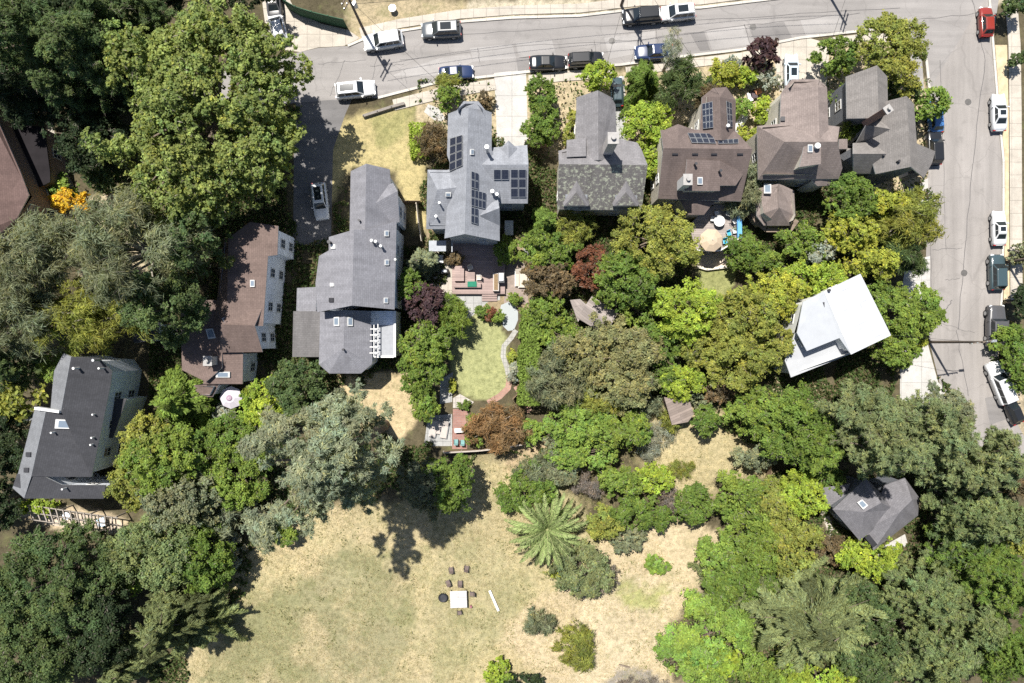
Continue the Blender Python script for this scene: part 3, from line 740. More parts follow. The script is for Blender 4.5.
I3 = (P(815,360,5.5), Vector((0,0,1))); h.boxvent(I3, 842, 345, .5, M_DARK); h.vent(I2[0], 822.7, 329.7, .3, .1, M_DARK); h.vent(I1[0], 828, 290.5, .3, .12, M_DARK); h.vent(I2[0], 803, 332, .3, .09, M_DARK)
h.done()

# ---- slate house half under the pines
h = House('slate_hipped_house', 875, 515, 'slate-grey hipped house half hidden under tall pines', wall=ST_D)
h.crease = True
J1 = h.roof([[(864.4,512,6.4),(881,503,6.4),(866,478,4.6),(832.8,509.5,4.6)],[(864.4,512,6.4),(832.8,509.5,4.6),(859.8,540.8,4.6)],[(864.4,512,6.4),(881,503,6.4),(897,510,4.6),(859.8,540.8,4.6)],[(881,503,6.4),(866,478,4.6),(897,510,4.6)]], RS, fascia=RS)
h.roof([[(900,512,6.0),(885,485,4.4),(865,530,4.3)],[(900,512,6.0),(912,500,6.0),(885,485,4.4)],[(912,500,6.0),(905,478,4.4),(885,485,4.4)],[(900,512,6.0),(865,530,4.3),(873.5,550.5,4.0)],[(900,512,6.0),(912,500,6.0),(919.5,498,4.2),(918,515.5,4.2),(873.5,550.5,4.0)],[(912,500,6.0),(905,478,4.4),(919.5,498,4.2)]], RS, fascia=RS)
h.roof([[(824,488,3.4),(850,484,3.4),(847,494,3.4),(830,506,3.4),(822,500,3.4)]], RS, over=.2, wins=False)
h.skylight(J1[0], [(857,503),(862,500),(868,506),(863,510)]); h.slab(plane_of(P(866,535,4.6),P(875,549,4.1),P(890,530,5)), [(864.5,537),(869,534),(877,544),(872.5,547)], .08, M_DARK, 'light_well', .06, h.main)
h.done(zs=(1.6,), maxw=6)

# ---- charcoal-roofed white house
h = House('charcoal_roofed_house', 70, 430, 'white house with a charcoal roof and a long ash-grey edge beside the palm-green shrubs', wall=ST_W)
K1 = h.roof([[(71.6,356.8,8.2),(61.4,411.8,8.2),(91.5,477,6.6),(110.8,384),(112,371.5),(98.7,358)],[(71.6,356.8,8.2),(61.4,411.8,8.2),(50.4,409),(52,389.8),(54,371),(63.4,353,7.3)]], RK)
K2 = h.roof([[(46,411.8,8.0),(31.6,476.5,8.0),(91.2,477,6.5),(101,430),(80,411.8)],[(46,411.8,8.0),(31.6,476.5,8.0),(17,477,6.9),(35,407.4,6.9)]], RK)
h.roof([[(31.6,474,7.9),(24.3,498.5,7.9),(103.3,498.8,5.9),(105.7,485),(62,485),(41,475)],[(31.6,474,7.9),(24.3,498.5,7.9),(12.3,488,6.9),(17,474,6.9)]], RK)
# paler shingle strip along the street-side slopes
h.roof([[(71.2,357,8.23),(61,411.5,8.23),(50.6,409,7.3),(52.2,389.8,7.3),(54.2,371,7.3),(63.6,353.3,7.33)]], RKL, walls=False, th=.05, name='front_slope')
h.roof([[(45.7,412,8.03),(31.3,476.5,8.03),(24.2,498.3,7.93),(12.6,488,6.93),(17.2,477,6.93),(35.2,407.6,6.93)]], RKL, walls=False, th=.05, name='front_slope')
h.roof([[(113.5,398,4.6),(126.5,399,4.6),(113,438,4.4),(103,438,4.4)]], shingle('black_felt', (.055,.055,.06)), over=.1, wins=False)
m = MB(); m.bar(P(36.5,408,7.8), P(61,411.6,8.1), .28, .6); m.build('parapet', M_WHITE, h.o)
h.skylight(K2[0], [(56.5,418.8),(81.5,420),(80.5,428.8),(55.5,428)], .1)
for x, y in ((96,414),(95,437),(94,444),(55,432),(66,488)): h.vent(K2[0], x, y, .6, .08, M_WHITE)
h.vent(K1[0], 79, 368, .9, .11, M_WHITE); h.vent(K1[0], 100, 360, 1.2, .12, M_METAL); h.vent(K1[0], 104, 368, .9, .09, M_WHITE)
for x, y in ((25.5,454.5),(23.5,470)): h.boxvent(K2[1], x+4, y, .55, M_DARK)
h.done()
m = MB()
for i in range(13): m.bar(P(28+i*7, 505+i*1.0, 2.4), P(34+i*6.6, 519+i*1.3, 2.4), .12, .14)
for k in range(3): m.bar(P(28,505+k*7,2.3), P(118,518+k*7,2.3), .1, .12)
for x, y in ((30,506),(60,510),(90,514),(116,517),(34,519),(116,531)): 
    p = P(x, y, 2.3); m.bar((p.x, p.y, 0), p, .12)
t = thing('garden_pergola', P(72,512), 'slatted timber pergola along the rear of the charcoal-roofed house', 'pergola'); m.build('rafters', plain('silvered_timber', (.26,.23,.2)), t)

# ---- red-brown house with tall white side
h = House('red_brown_house', 245, 300, 'red-brown roofed house with a tall white side wall under the giant tree', wall=ST_W)
B1 = h.roof([[(228.5,238,7.2),(226.6,326,7.2),(263,326,6.9),(268,256),(277.3,255),(278.3,226,6.8),(250,222)],[(228.5,238,7.2),(226.6,326,7.2),(214,326,5.6),(224,238,6.2)]], RR_)
B2 = h.roof([[(221,324.3,7.5),(254.7,325.5,7.5),(264.5,302.5,6.7),(244,303,6.7),(219,318,6.7)],[(221,324.3,7.5),(254.7,325.5,7.5),(262.6,352,5.7),(219.5,352.5,5.7)]], RR_)
B3 = h.roof([[(210,352,5.2),(243,352,5.2),(242.6,384,4.4),(203,384,4.4)]], RR_, over=.2)
h.roof([[(203,384,4.0),(194,385,3.6),(196.7,397,3.2),(212.5,397,3.2),(219,384,4.0)]], RR_, over=.25, wins=False)
h.roof([[(180,300,5.0),(222,300,5.4),(222,368,5.2),(206,382,5.0),(182,370,4.8)]], RR_)
h.skylight(B1[1], [(250.5,280),(255,280),(255,287),(250.5,287)]) if False else h.skylight(B1[0], [(250.5,280),(255,280),(255,287),(250.5,287)])
h.skylight((P(211,334,5.2), Vector((0,0,1))), [(206,329),(213.5,328.5),(216.5,338),(209,339)], .0); h.skylight(B3[0], [(216.5,371.5),(230.5,371.5),(230.5,377),(216.5,377)], .02)
h.chimney(B3[0], 214.5, 360.5, .8, .9, 6.6, plain('pale_chimney', (.5,.47,.44)))
h.done(maxw=14)

# ---- house fragment at the left edge, its shade-coloured annex, white garden house
h = House('brown_roofed_house', -12, 165, 'house cut by the photo edge with a plain pinkish-brown roof', wall=ST_B)
L1 = h.roof([[(-40,60,7.4),(-38,240,7.4),(2,232,6.2),(17,218,6.2),(29,195,6.2),(20,171,6.2),(0,126,6.2),(-24,70,6.2)],[(-40,60,7.4),(-38,240,7.4),(-75,240,6.0),(-75,60,6.0)]], shingle('pale_brown_shingle', (.125,.084,.076)))
h.vent(L1[0], 17, 182, .4, .08, M_WHITE); h.done(maxw=5)
h = House('shade_dark_annex', 34, 150, 'flat annex, tree shade put into its roof colour, beside the pinkish-brown roof', 'annex', wall=ST_B)
h.roof([[(12,124,3.4),(44,127,3.4),(50,172,3.3),(50,182,3.3),(34,190,3.3),(24,165,3.3)]], plain('shade_black_roof', (.02,.018,.02), .95, .2, 1, .05), over=.15, fascia=M_DARK); h.done(zs=(1.5,), maxw=3)  # roof colour blackened to stand for tree shade
h = House('white_garden_house', 145, 350, 'small white building half hidden by olive trees above the charcoal roof', 'outbuilding', wall=ST_W)
h.roof([[(128,326,4.4),(134,343,4.4),(157,340,4.4),(160,322,4.4)]], RK, over=.2); h.done(zs=(1.6,), maxw=4)
h = House('timber_shed', 596, 312, 'weathered grey timber shed with a gabled roof beside the red maple', 'shed', wall=ST_B)
h.roof([[(585,306,3.3),(611,325,3.3),(618,313,2.5),(592,296,2.5)],[(585,306,3.3),(611,325,3.3),(604,334,2.5),(577,318,2.5),(572,304,2.6)]], planks('grey_boards', (.27,.235,.22), .3), over=.2)
h.roof([[(570,300,2.6),(580,299,2.9),(588,306,2.9),(578,322,2.4)]], MATS['grey_boards'], over=.15, wins=False); h.done(zs=(1.3,), maxw=2)
h = House('leaning_shed', 680, 410, 'small brown lean-to shed with a three-cornered board roof on dry grass', 'shed', wall=ST_B)
h.roof([[(664,397,2.9),(690,402,2.6),(694,414,2.3),(688,422,2.2),(672,425,2.3)]], planks('brown_boards', (.235,.19,.165), .3), over=.2, fascia=M_DARK); h.done(auto=False)
# ================================================================ VEHICLES
M_RIM = plain('alloy_rim', (.45,.46,.47), .3, .1, metal=.7); CARGL = glass('car_glass', (.015,.02,.024), .04)
M_LAMP = plain('lamp_glass', (.75,.77,.78), .15, .05); M_RED = plain('tail_lamp', (.35,.02,.02), .2, .1)
SPEC = {  # length, width, side profile (x as share of half length, top z, half-width share), belt ring, roof ring
 'sedan': dict(L=4.65, W=1.82, prof=[(-1,.62,.74),(-.97,.88,.86),(-.82,.98,.95),(-.55,1.0,1),(0,.98,1),(.3,.97,1),(.45,.94,.98),(.75,.86,.95),(.92,.74,.86),(.985,.62,.76),(1,.5,.66)], belt=(-.74,.40,.95), roof=(-.36,.10,1.43), rh=.58),
 'suv': dict(L=4.6, W=1.9, prof=[(-1,.7,.84),(-.98,.95,.92),(-.9,1.06,.97),(-.55,1.08,1),(0,1.06,1),(.3,1.05,1),(.45,1.03,.98),(.75,.98,.95),(.92,.88,.88),(.985,.72,.80),(1,.55,.70)], belt=(-.95,.48,1.04), roof=(-.82,.16,1.68), rh=.66),
 'hatch': dict(L=4.2, W=1.8, prof=[(-1,.66,.80),(-.97,.92,.90),(-.88,1.0,.96),(-.5,1.02,1),(0,1.0,1),(.3,.99,1),(.48,.96,.98),(.78,.87,.95),(.93,.76,.86),(.985,.62,.76),(1,.5,.64)], belt=(-.93,.48,.98), roof=(-.70,.14,1.50), rh=.60),
 'jeep': dict(L=4.3, W=1.85, prof=[(-1,.8,.92),(-.98,1.05,.97),(-.9,1.1,1),(-.5,1.12,1),(0,1.12,1),(.3,1.12,.98),(.42,1.1,.92),(.75,1.06,.86),(.93,1.0,.82),(.985,.9,.8),(1,.6,.78)], belt=(-.97,.36,1.08), roof=(-.92,.22,1.82), rh=.72),
 'pickup': dict(L=5.4, W=1.95, prof=[(-1,.9,.93),(-.985,1.04,.97),(-.9,1.06,1),(-.4,1.06,1),(0,1.06,1),(.3,1.06,1),(.45,1.05,.97),(.75,1.0,.95),(.93,.9,.88),(.985,.75,.8),(1,.55,.72)], belt=(-.98,.46,1.02), roof=(-.93,.20,1.78), rh=.70),
}
def car(px, py, ang, kind, mat, label, sunroof=False, roofmat=None, scale=1.0, rails=False, group='cars parked along the streets', cat='car', name='parked_car'):
    """ang: heading of the nose in degrees on the picture, 0 = right, 90 = up"""
    sp = SPEC[kind]; L = sp['L']*scale; hl = L/2; hw = sp['W']/2*scale
    p = P(px, py, .9); t = thing(name, (p.x, p.y, .012), label, cat, group, R_(ang))
    m = MB(); rings = []
    for fx, zt, fw in sp['prof']:
        x = fx*hl; w = fw*hw
        half = [(w*.86, .24), (w*.98, .36), (w, zt*.66), (w*.985, zt-.10), (w*.93, zt-.02), (w*.6, zt+.012), (0, zt+.022)]
        rings.append([(x, y, z) for y, z in half] + [(x, -y, z) for y, z in reversed(half[:-1])])
    n = len(rings[0]); pts = [q for r in rings for q in r]; fs = []
    for i in range(len(rings)-1):
        for k in range(n-1): fs.append((i*n+k, i*n+k+1, (i+1)*n+k+1, (i+1)*n+k))
        fs.append((i*n+n-1, i*n, (i+1)*n, (i+1)*n+n-1))
    fs.append(tuple(range(n))); fs.append(tuple(reversed(range((len(rings)-1)*n, len(rings)*n))))
    m.faces(pts, fs, True)
    xb0, xb1, zb = sp['belt'][0]*hl, sp['belt'][1]*hl, sp['belt'][2]; xr0, xr1, zr = sp['roof'][0]*hl, sp['roof'][1]*hl, sp['roof'][2]
    bw, rw = hw*.90, hw*sp['rh']*1.12
    B = [Vector(v) for v in ((xb0,-bw*.93,zb-.06),(xb1,-bw*.93,zb-.06),(xb1,bw*.93,zb-.06),(xb0,bw*.93,zb-.06))]
    T = [Vector(v) for v in ((xr0,-rw*.95,zr-.05),(xr1,-rw*.95,zr-.05),(xr1,rw*.95,zr-.05),(xr0,rw*.95,zr-.05))]
    T2 = [Vector((v.x*.93+(xr0+xr1)/2*.07, v.y*.85, zr)) for v in T]; xm = (xr0+xr1)/2
    cab = MB(); cab.faces([*B, *T, *T2], [(0,1,5,4),(1,2,6,5),(2,3,7,6),(3,0,4,7),(4,5,9,8),(5,6,10,9),(6,7,11,10),(7,4,8,11),(8,9,10,11)])
    bo = m.build('body', mat, t, world=False)
    co_ = cab.build('roof', roofmat or mat, t, world=False, bevel=.05)
    def gl(a, b, c, d, u0, u1, v0, v1, nm):
        def f(u, v): return (a*(1-u)+b*u)*(1-v)+(d*(1-u)+c*u)*v
        q = [f(u0,v0), f(u1,v0), f(u1,v1), f(u0,v1)]; nn = (q[1]-q[0]).cross(q[2]-q[0]).normalized()
        g = MB(); g.poly([x+nn*.012 for x in q]); s_ = [x-nn*.02 for x in q]; hh = [x+nn*.012 for x in q]
        for i in range(4): g.poly([s_[i], s_[(i+1) % 4], hh[(i+1) % 4], hh[i]])
        g.build(nm, CARGL, t, world=False)
    gl(B[1],B[2],T[2],T[1], .05,.95,.12,.96,'windshield'); gl(B[3],B[0],T[0],T[3], .08,.92,.25,.92,'rear_window')
    for a, b, c, d in ((B[0],B[1],T[1],T[0]), (B[2],B[3],T[3],T[2])):
        fr = a is B[0]
        cuts = ((.06,.30),(.33,.61),(.64,.93)) if kind in ('suv','pickup','jeep') else ((.10,.47),(.50,.92))
        for u0, u1 in cuts:
            if not fr: u0, u1 = 1-u1, 1-u0
            gl(a,b,c,d,u0,u1,.2,.9,'side_window')
    wr = .33 if kind in ('sedan','hatch') else .38
    for sx in (-.60, .62):
        for sy in (-1, 1):
            w_ = MB(); y0 = sy*(hw-.21); y1 = sy*(hw-.005); w_.tube([(sx*hl,y0,wr),(sx*hl,y0+sy*.03,wr),(sx*hl,y1-sy*.03,wr),(sx*hl,y1,wr)], [wr*.9,wr,wr,wr*.9], 18)
            wo = w_.build('wheel', M_RUB, t, world=False)
            r_ = MB(); r_.tube([(sx*hl,y1-sy*.01,wr),(sx*hl,y1+sy*.012,wr)], [wr*.62]*2, 14); ro = r_.build('rim', M_RIM, t, world=False); ro.parent = wo
    pr = sp['prof']
    for sy in (-1, 1):
        k = MB(); k.box((hl*.945, sy*hw*.64, pr[-3][1]*.86), (.22,.34,.13), sy*-.35); k.build('headlight', M_LAMP, t, world=False)
        k = MB(); k.box((-hl*.975, sy*hw*.72, pr[1][1]*.86), (.12,.26,.2), sy*.2); k.build('tail_light', M_RED, t, world=False)
        k = MB(); k.box((xb1-.28, sy*(hw+.07), zb+.05), (.13,.22,.14), sy*.2, .85); k.build('mirror', roofmat or mat, t, world=False)
        if rails:
            k = MB(); k.bar((xr0+.15, sy*rw*.82, zr+.03), (xr1-.1, sy*rw*.82, zr+.03), .04, .05); k.build('roof_rail', M_DARK, t, world=False)
    if sunroof:
        k = MB(); x0, x1 = xr0+(xr1-xr0)*.30, xr0+(xr1-xr0)*.85
        if sunroof == 'long': x0 = xr0+(xr1-xr0)*.12
        k.box(((x0+x1)/2, 0, zr+.006), (x1-x0, rw*1.2, .02)); k.build('sunroof', CARGL, t, world=False)
    return t
C_WHITE = paint('white_car_paint', (.55,.56,.57)); C_SILV = paint('silver_car_paint', (.50,.52,.54), .32); C_BLK = paint('black_car_paint', (.015,.016,.018)); C_GREY = paint('grey_car_paint', (.085,.095,.105), .32)
C_NAVY = paint('navy_car_paint', (.02,.035,.09)); C_BLUE = paint('blue_car_paint', (.05,.14,.33)); C_RED = paint('red_car_paint', (.22,.028,.02)); C_GRN = paint('dark_green_car_paint', (.04,.065,.075), .32); C_DG = paint('graphite_car_paint', (.07,.07,.075), .32); C_PALE = paint('pale_blue_car_paint', (.50,.57,.63), .32)
car(383, 40, 189, 'suv', C_SILV, 'silver wagon with a white roof parked just below the leaning utility pole', roofmat=C_WHITE)
car(441, 29, 183, 'suv', C_GREY, 'steel-grey car with roof rails parked on the upper kerb right of the white-roofed wagon', sunroof=True, rails=True)
car(355, 89, 6, 'suv', C_WHITE, 'white car with a long black sunroof at the corner of the dry lawn', sunroof='long')
car(456, 72, 4, 'sedan', C_NAVY, 'dark blue car partly under the pale green street tree', sunroof=False, scale=.86)
car(548, 62, 1, 'sedan', C_BLK, 'glossy black car parked at the foot of the long pale driveway', scale=.93)
car(586, 59, 3, 'suv', C_BLK, 'black wagon with roof rails behind the small lime-green tree', rails=True, scale=.88)
car(654, 51, 183, 'sedan', C_NAVY, 'dark navy sedan half covered by wispy branches below the street pole', scale=.95)
car(642, 15, 185, 'suv', C_BLK, 'black car in the tree shade beside the pole on the upper kerb', scale=.98)
car(677, 12, 186, 'suv', C_WHITE, 'white car with a black sunroof parked right of the shaded black car', sunroof=True, scale=.93)
car(277, 25, 106, 'hatch', C_WHITE, 'white car with a blue-tinted windscreen half under the giant tree', scale=.95)
car(273, -1, 96, 'sedan', C_DG, 'dark car cut by the photo edge above the giant tree', scale=.95)
car(617, 91, 92, 'hatch', C_GRN, 'dark green car in the narrow drive beside the dormered house', scale=.82)
car(792, 70, 90, 'hatch', C_PALE, 'pale blue car in the driveway above the pink-grey house', scale=.9, sunroof=True)
car(987, 21, 92, 'hatch', C_RED, 'red car parked at the top of the cross street', scale=.82)
car(1000, 112, 91, 'sedan', C_SILV, 'silver car with a dark sunroof beside the tan verge', sunroof=True, scale=.92)
car(936, 116, 95, 'hatch', C_BLUE, 'bright blue car half hidden by the round green kerbside tree', scale=.9)
car(935, 147, 92, 'suv', C_BLK, 'black car parked beside the corner house below the blue one', scale=.88)
car(1000, 228, 91, 'sedan', C_WHITE, 'white sedan with dark windows on the cross street', sunroof=True, scale=.86)
car(998, 272, 91, 'suv', C_GRN, 'dark grey-green car with a sloping roof on the cross street', scale=.9)
car(997, 326, 90, 'jeep', C_DG, 'boxy graphite off-roader beside the green bush on the cross street', scale=1.12)
car(1001, 383, 112, 'pickup', C_WHITE, 'long white van parked askew at the lower end of the cross street', scale=.93, roofmat=C_WHITE)
car(1014, 410, 112, 'hatch', C_BLK, 'shadow-black car behind the white van at the photo edge', scale=.8)  # black paint stands for the shadow on this car
car(320, 201, 277, 'suv', C_WHITE, 'white car with a black sunroof on the shaded drive beside the grey house', sunroof='long', scale=.93)

# ================================================================ STREET AND YARD
def pole(px, py, h, label, arm_rz, lamp=None, arms=(.3, 1.3), box=False):
    b = P(px, py, 0); t = thing('utility_pole', b, label, 'utility pole', 'utility poles')
    m = MB(); m.tube([(0,0,-.2),(0,0,h*.5),(0,0,h)], [.17,.14,.11], 10); m.build('post', plain('pole_wood', (.13,.105,.085), .9, .25, 3), t, world=False)
    for d in arms:
        c = MB(); u = Vector((math.cos(arm_rz), math.sin(arm_rz), 0)); c.bar(u*-1.2+Vector((0,0,h-d)), u*1.2+Vector((0,0,h-d)), .1, .12); a = c.build('crossarm', MATS['pole_wood'], t, world=False)
        for k in (-1.1, -.5, .5, 1.1):
            i = MB(); q = u*k; i.cyl((q.x, q.y, h-d+.06), .05, .16, 8); o = i.build('insulator', plain('glass_insulator', (.3,.34,.34), .2), t, world=False); o.parent = a
    if box:
        c = MB(); c.cyl((.3, .12, h-3.0), .24, .8, 14); c.build('transformer', M_METAL, t, world=False)
    if lamp:
        c = MB(); e = Vector((*lamp, 0)); c.tube([Vector((0,0,h-1.6)), e*.5+Vector((0,0,h-1.1)), e+Vector((0,0,h-1.05))], [.045,.04,.035], 8); c.build('lamp_arm', M_METAL, t, world=False)
        c = MB(); d = e.normalized(); c.bar(e+Vector((0,0,h-1.08)), e+d*.6+Vector((0,0,h-1.1)), .26, .12); c.build('lamp_head', M_METAL, t, world=False)
    return t
pole(367, 37, 10.0, 'dark wooden utility pole leaning over the white-roofed wagon', 1.1, box=True)
pole(621, 6, 9.8, 'wooden utility pole in the tree shade beside the black car', 1.5, lamp=(.9,-1.6), box=True)
pole(826, -10, 9.6, 'utility pole just beyond the upper photo edge casting its shadow on the street', 1.3)
pole(929, 342, 9.3, 'slim wooden utility pole standing at the bend of the cross street above the pale drive', .15, lamp=(1.5,.1), arms=(.4,))
pole(1006, 262, 7.5, 'short wooden pole on the walk beside the dark green car', .3, arms=(.3,))
def wire(a, b, za, zb, off):
    A = P(*a); B_ = P(*b); A = Vector((A.x, A.y+off, za)); B_ = Vector((B_.x, B_.y+off, zb)); pts = []
    for i in range(13):
        u = i/12; q = A*(1-u)+B_*u; q.z -= .9*4*u*(1-u); pts.append(q)
    m = MB(); m.tube(pts, [.02]*13, 5); return tag(m.build('overhead_wire', M_RUB), 'thin black overhead wire strung between the wooden street poles', 'wire', 'overhead wires')
for off in (-1.0, 0, 1.0):
    wire((367,37),(621,6),9.8,9.6,off); wire((621,6),(826,-10),9.6,9.4,off)
def drop(a, b, za, zb, lab):
    A = P(*a); B_ = P(*b, ); A = Vector((A.x, A.y, za)); q = P(b[0], b[1], zb); pts = [A*(1-u/8)+q*(u/8)-Vector((0,0,.5*4*(u/8)*(1-u/8))) for u in range(9)]
    m = MB(); m.tube(pts, [.016]*9, 5); tag(m.build('service_wire', M_RUB), lab, 'wire', 'service wires')
drop((621,6),(598,97),8.6,8.6,'service wire running from the shaded street pole to the dormered house'); drop((621,6),(720,96),8.6,8.4,'service wire running from the shaded street pole to the brown house'); drop((367,37),(468,108),8.8,9.2,'service wire running from the leaning pole to the blue-grey house'); drop((826,-10),(818,86),8.6,8.2,'service wire running down to the pink-grey house'); drop((929,342),(891,335),8.2,7,'service wire running from the slim pole to the white roof')
def pts_world(pts, z=0): return [P(x, y, z) for x, y in pts]
def fence(name, pts, h, mat, label, postmat=None, th=.06, cap=False, gap=0):
    q = pts_world(pts); t = thing(name, q[0], label, 'fence'); m = MB()
    for a, b in zip(q, q[1:]): m.bar(a+Vector((0,0,h/2+gap)), b+Vector((0,0,h/2+gap)), th, h-gap)
    m.build('panel', mat, t)
    for a, b in zip(q, q[1:]):
        n = max(1, int((b-a).length/2.2))
        for i in range(n):
            p = a+(b-a)*i/n; m = MB(); m.bar(p, p+Vector((0,0,h+.12)), .12); m.build('post', postmat or mat, t)
    if cap:
        m = MB()
        for a, b in zip(q, q[1:]): m.bar(a+Vector((0,0,h+.03)), b+Vector((0,0,h+.03)), .16, .05)
        m.build('cap_rail', postmat or mat, t)
fence('green_fence', [(281,-6),(289,9),(301,16),(317,21),(333,25),(348,28.5)], 2.3, planks('green_boards', (.035,.10,.055), 2.0, .12), 'curved dark green board fence above the street corner')
fence('wooden_fence', [(444,451),(462,450),(480,449),(500,446.5),(522,443)], 1.3, M_FENCE, 'low brown wooden fence along the bottom of the brick terrace garden', plain('silver_cap', (.36,.32,.28)), cap=True)
fence('side_fence', [(404,204),(422,204)], 1.9, M_FENCE, 'short reddish board fence joining the two grey houses')
fence('lane_fence', [(418,206),(420,225),(423,243)], 1.6, plain('bleached_wood', (.45,.40,.34)), 'narrow bleached fence along the side passage of the blue-grey house')
fence('garden_wall', [(697,267),(706,269.5),(718,268),(733,266.5)], .45, plain('pale_stone', (.55,.51,.44), .9, .2), 'low pale stone kerb wall above the small lawn', th=.3)
fence('slope_fence', [(766,445),(767,470),(764,482)], 1.4, M_FENCE, 'brown board fence at the right end of the dry slope')
fence('lawn_edge', [(364,117),(378,112.5),(392,108),(405,104.5)], .5, plain('stone_wall', (.2,.18,.16), .9, .25), 'low dark stone wall along the top of the triangular dry lawn', th=.3)
fence('plot_fence', [(528.5,147),(536,148),(548,148)], 1.7, M_FENCE, 'short brown fence between the pale driveway and the dormered house')
fence('yard_fence', [(513,398),(521,390),(527,383)], 1.2, M_FENCE, 'dark slatted gate rail on the brick path by the hedge')

def umbrella(px, py, z, r, mat, label, rz=0, n=8):
    c = P(px, py, z); t = thing('garden_umbrella', (c.x, c.y, 0), label, 'umbrella', None, rz); m = MB()
    m.tube([(0,0,.05),(0,0,z)], [.03,.03], 8); m.build('pole', M_METAL, t, world=False)
    ring = [Vector((r*math.cos(2*math.pi*i/n), r*math.sin(2*math.pi*i/n), z-.55)) for i in range(n)]; mid = [v*.45+Vector((0,0,(z-.12)*1.0-(z-.55)*.45)) for v in ring]
    m = MB(); top = Vector((0,0,z+.02))
    for i in range(n):
        j = (i+1) % n; m.poly([top, mid[i], mid[j]]); m.poly([mid[i], ring[i], ring[j], mid[j]]); m.poly([ring[i], ring[i]-Vector((0,0,.14)), ring[j]-Vector((0,0,.14)), ring[j]])
    m.build('canopy', mat, t, world=False); m = MB(); m.cyl((0,0,0), .3, .08, 16); m.build('base', M_DARK, t, world=False)
    m = MB(); m.cyl((0,0,z+.0), .06, .12, 8); m.build('finial', M_METAL, t, world=False); return t
u1 = umbrella(229, 398, 2.7, 1.3, plain('white_canvas', (.5,.47,.52), .8, .05), 'white eight-sided garden umbrella with a mauve centre beside the red-brown house')
m = MB(); m.cyl((0,0,2.66), .36, .1, 16, .25); m.build('vent_cap', plain('mauve_canvas', (.3,.22,.28)), u1, world=False)
umbrella(712.5, 239.5, 4.6, 1.32, plain('beige_canvas', (.44,.35,.255), .85, .05), 'big beige umbrella open on the half-round sun deck', .3)

def legs4(w, d, h, t, mat, s=.05):
    for x in (-w/2+s, w/2-s):
        for y in (-d/2+s, d/2-s):
            m = MB(); m.box((x, y, h/2), (s, s, h)); m.build('leg', mat, t, world=False)
def table(px, py, w, d, h, mat, label, rz=0, z0=0, name='garden_table', cat='table'):
    c = P(px, py, z0+h); t = thing(name, (c.x, c.y, z0), label, cat, None, rz); m = MB(); m.box((0,0,h-.03), (w, d, .06)); m.build('tabletop', mat, t, world=False, bevel=.015); legs4(w-.1, d-.1, h-.06, t, M_DARK); return t
def rtable(px, py, r, h, mat, label, z0=0):
    c = P(px, py, z0+h); t = thing('round_table', (c.x, c.y, z0), label, 'table'); m = MB(); m.cyl((0,0,h-.04), r, .04, 24); m.build('tabletop', mat, t, world=False)
    m = MB(); m.cyl((0,0,0), .05, h-.04, 8); m.build('leg', M_DARK, t, world=False); m = MB(); m.cyl((0,0,0), r*.5, .04, 16); m.build('base', M_DARK, t, world=False); return t
def make_chair(seatmat, framemat, name='lawn_chair'):
    t = thing(name, (0,0,0), 'chair', 'chair'); m = MB(); m.box((0,0,.43), (.56,.54,.06)); m.build('seat', seatmat, t, world=False, bevel=.02)
    m = MB(); m.faces([(-.28,-.3,.46),(.28,-.3,.46),(.26,-.44,.95),(-.26,-.44,.95),(-.28,-.26,.46),(.28,-.26,.46),(.26,-.40,.95),(-.26,-.40,.95)], [(3,2,1,0),(4,5,6,7),(0,1,5,4),(1,2,6,5),(2,3,7,6),(3,0,4,7)]); m.build('backrest', seatmat, t, world=False)
    for x in (-.3, .3):
        m = MB(); m.bar((x,-.3,.66), (x,.25,.66), .05, .03); m.bar((x,.22,.43),(x,.22,.65),.03); m.build('armrest', framemat, t, world=False)
    legs4(.58, .56, .42, t, framemat, .04); return t
def place(proto, used, px, py, rot, label, group, z0=0):
    c = P(px, py, z0+.45); t = proto if not used else copy_tree(proto); t.location = (c.x, c.y, z0); t.scale = (.88,)*3; t.rotation_euler = (0, 0, R_(rot)); t['label'] = label; t['group'] = group
table(458.5, 599.5, 1.95, 1.95, .74, planks('bleached_planks', (.46,.45,.44), .2, .05), 'pale square plank table standing on the dry lawn', .03, name='plank_table')
pr = make_chair(plain('brown_wicker', (.13,.10,.09), .8, .3, 30), M_DARK)
for i, (x, y, r, l) in enumerate(((448,582.5,205,'dark wicker chair above the plank table, left of a pair'),(460,583,180,'dark wicker chair above the plank table, right of a pair'),(471.5,594,265,'dark wicker chair on the right side of the plank table'),
        (451,569.5,190,'dark wicker chair at the edge of the big tree shadow, left one'),(466.5,568,170,'dark wicker chair at the edge of the big tree shadow, right one'),(459.5,613,10,'grey chair below the plank table on the dry lawn'))):
    place(pr, i, x, y, r+180, l, 'chairs around the plank table')
t = thing('fire_pit', P(443,597.3,.3), 'round black fire bowl beside the plank table', 'fire pit'); t.location.z = 0
m = MB(); m.tube([(0,0,.1),(0,0,.34),(0,0,.45)], [.3,.5,.54], 20, False); m.tube([(0,0,.45),(0,0,.3)], [.5,.3], 20, False); m.cyl((0,0,.28), .34, .03, 20); m.build('bowl', M_DARK, t, world=False)
for k in range(3): m = MB(); a = k*2.1; m.bar((.3*math.cos(a), .3*math.sin(a), .2), (.4*math.cos(a), .4*math.sin(a), 0), .05); m.build('leg', M_DARK, t, world=False)
m = MB(); m.bar(P(489.5,590.5,.28), P(498.5,611,.28), .28, .06); q = thing('bench', P(494,601), 'narrow white plank bench on the dry lawn', 'bench'); m.build('seat', M_WHITE, q)
for x, y in ((491.5,595),(496.5,606.5)): m = MB(); p = P(x, y); m.box((p.x, p.y, .13), (.2,.2,.26)); m.build('leg', M_DARK, q)
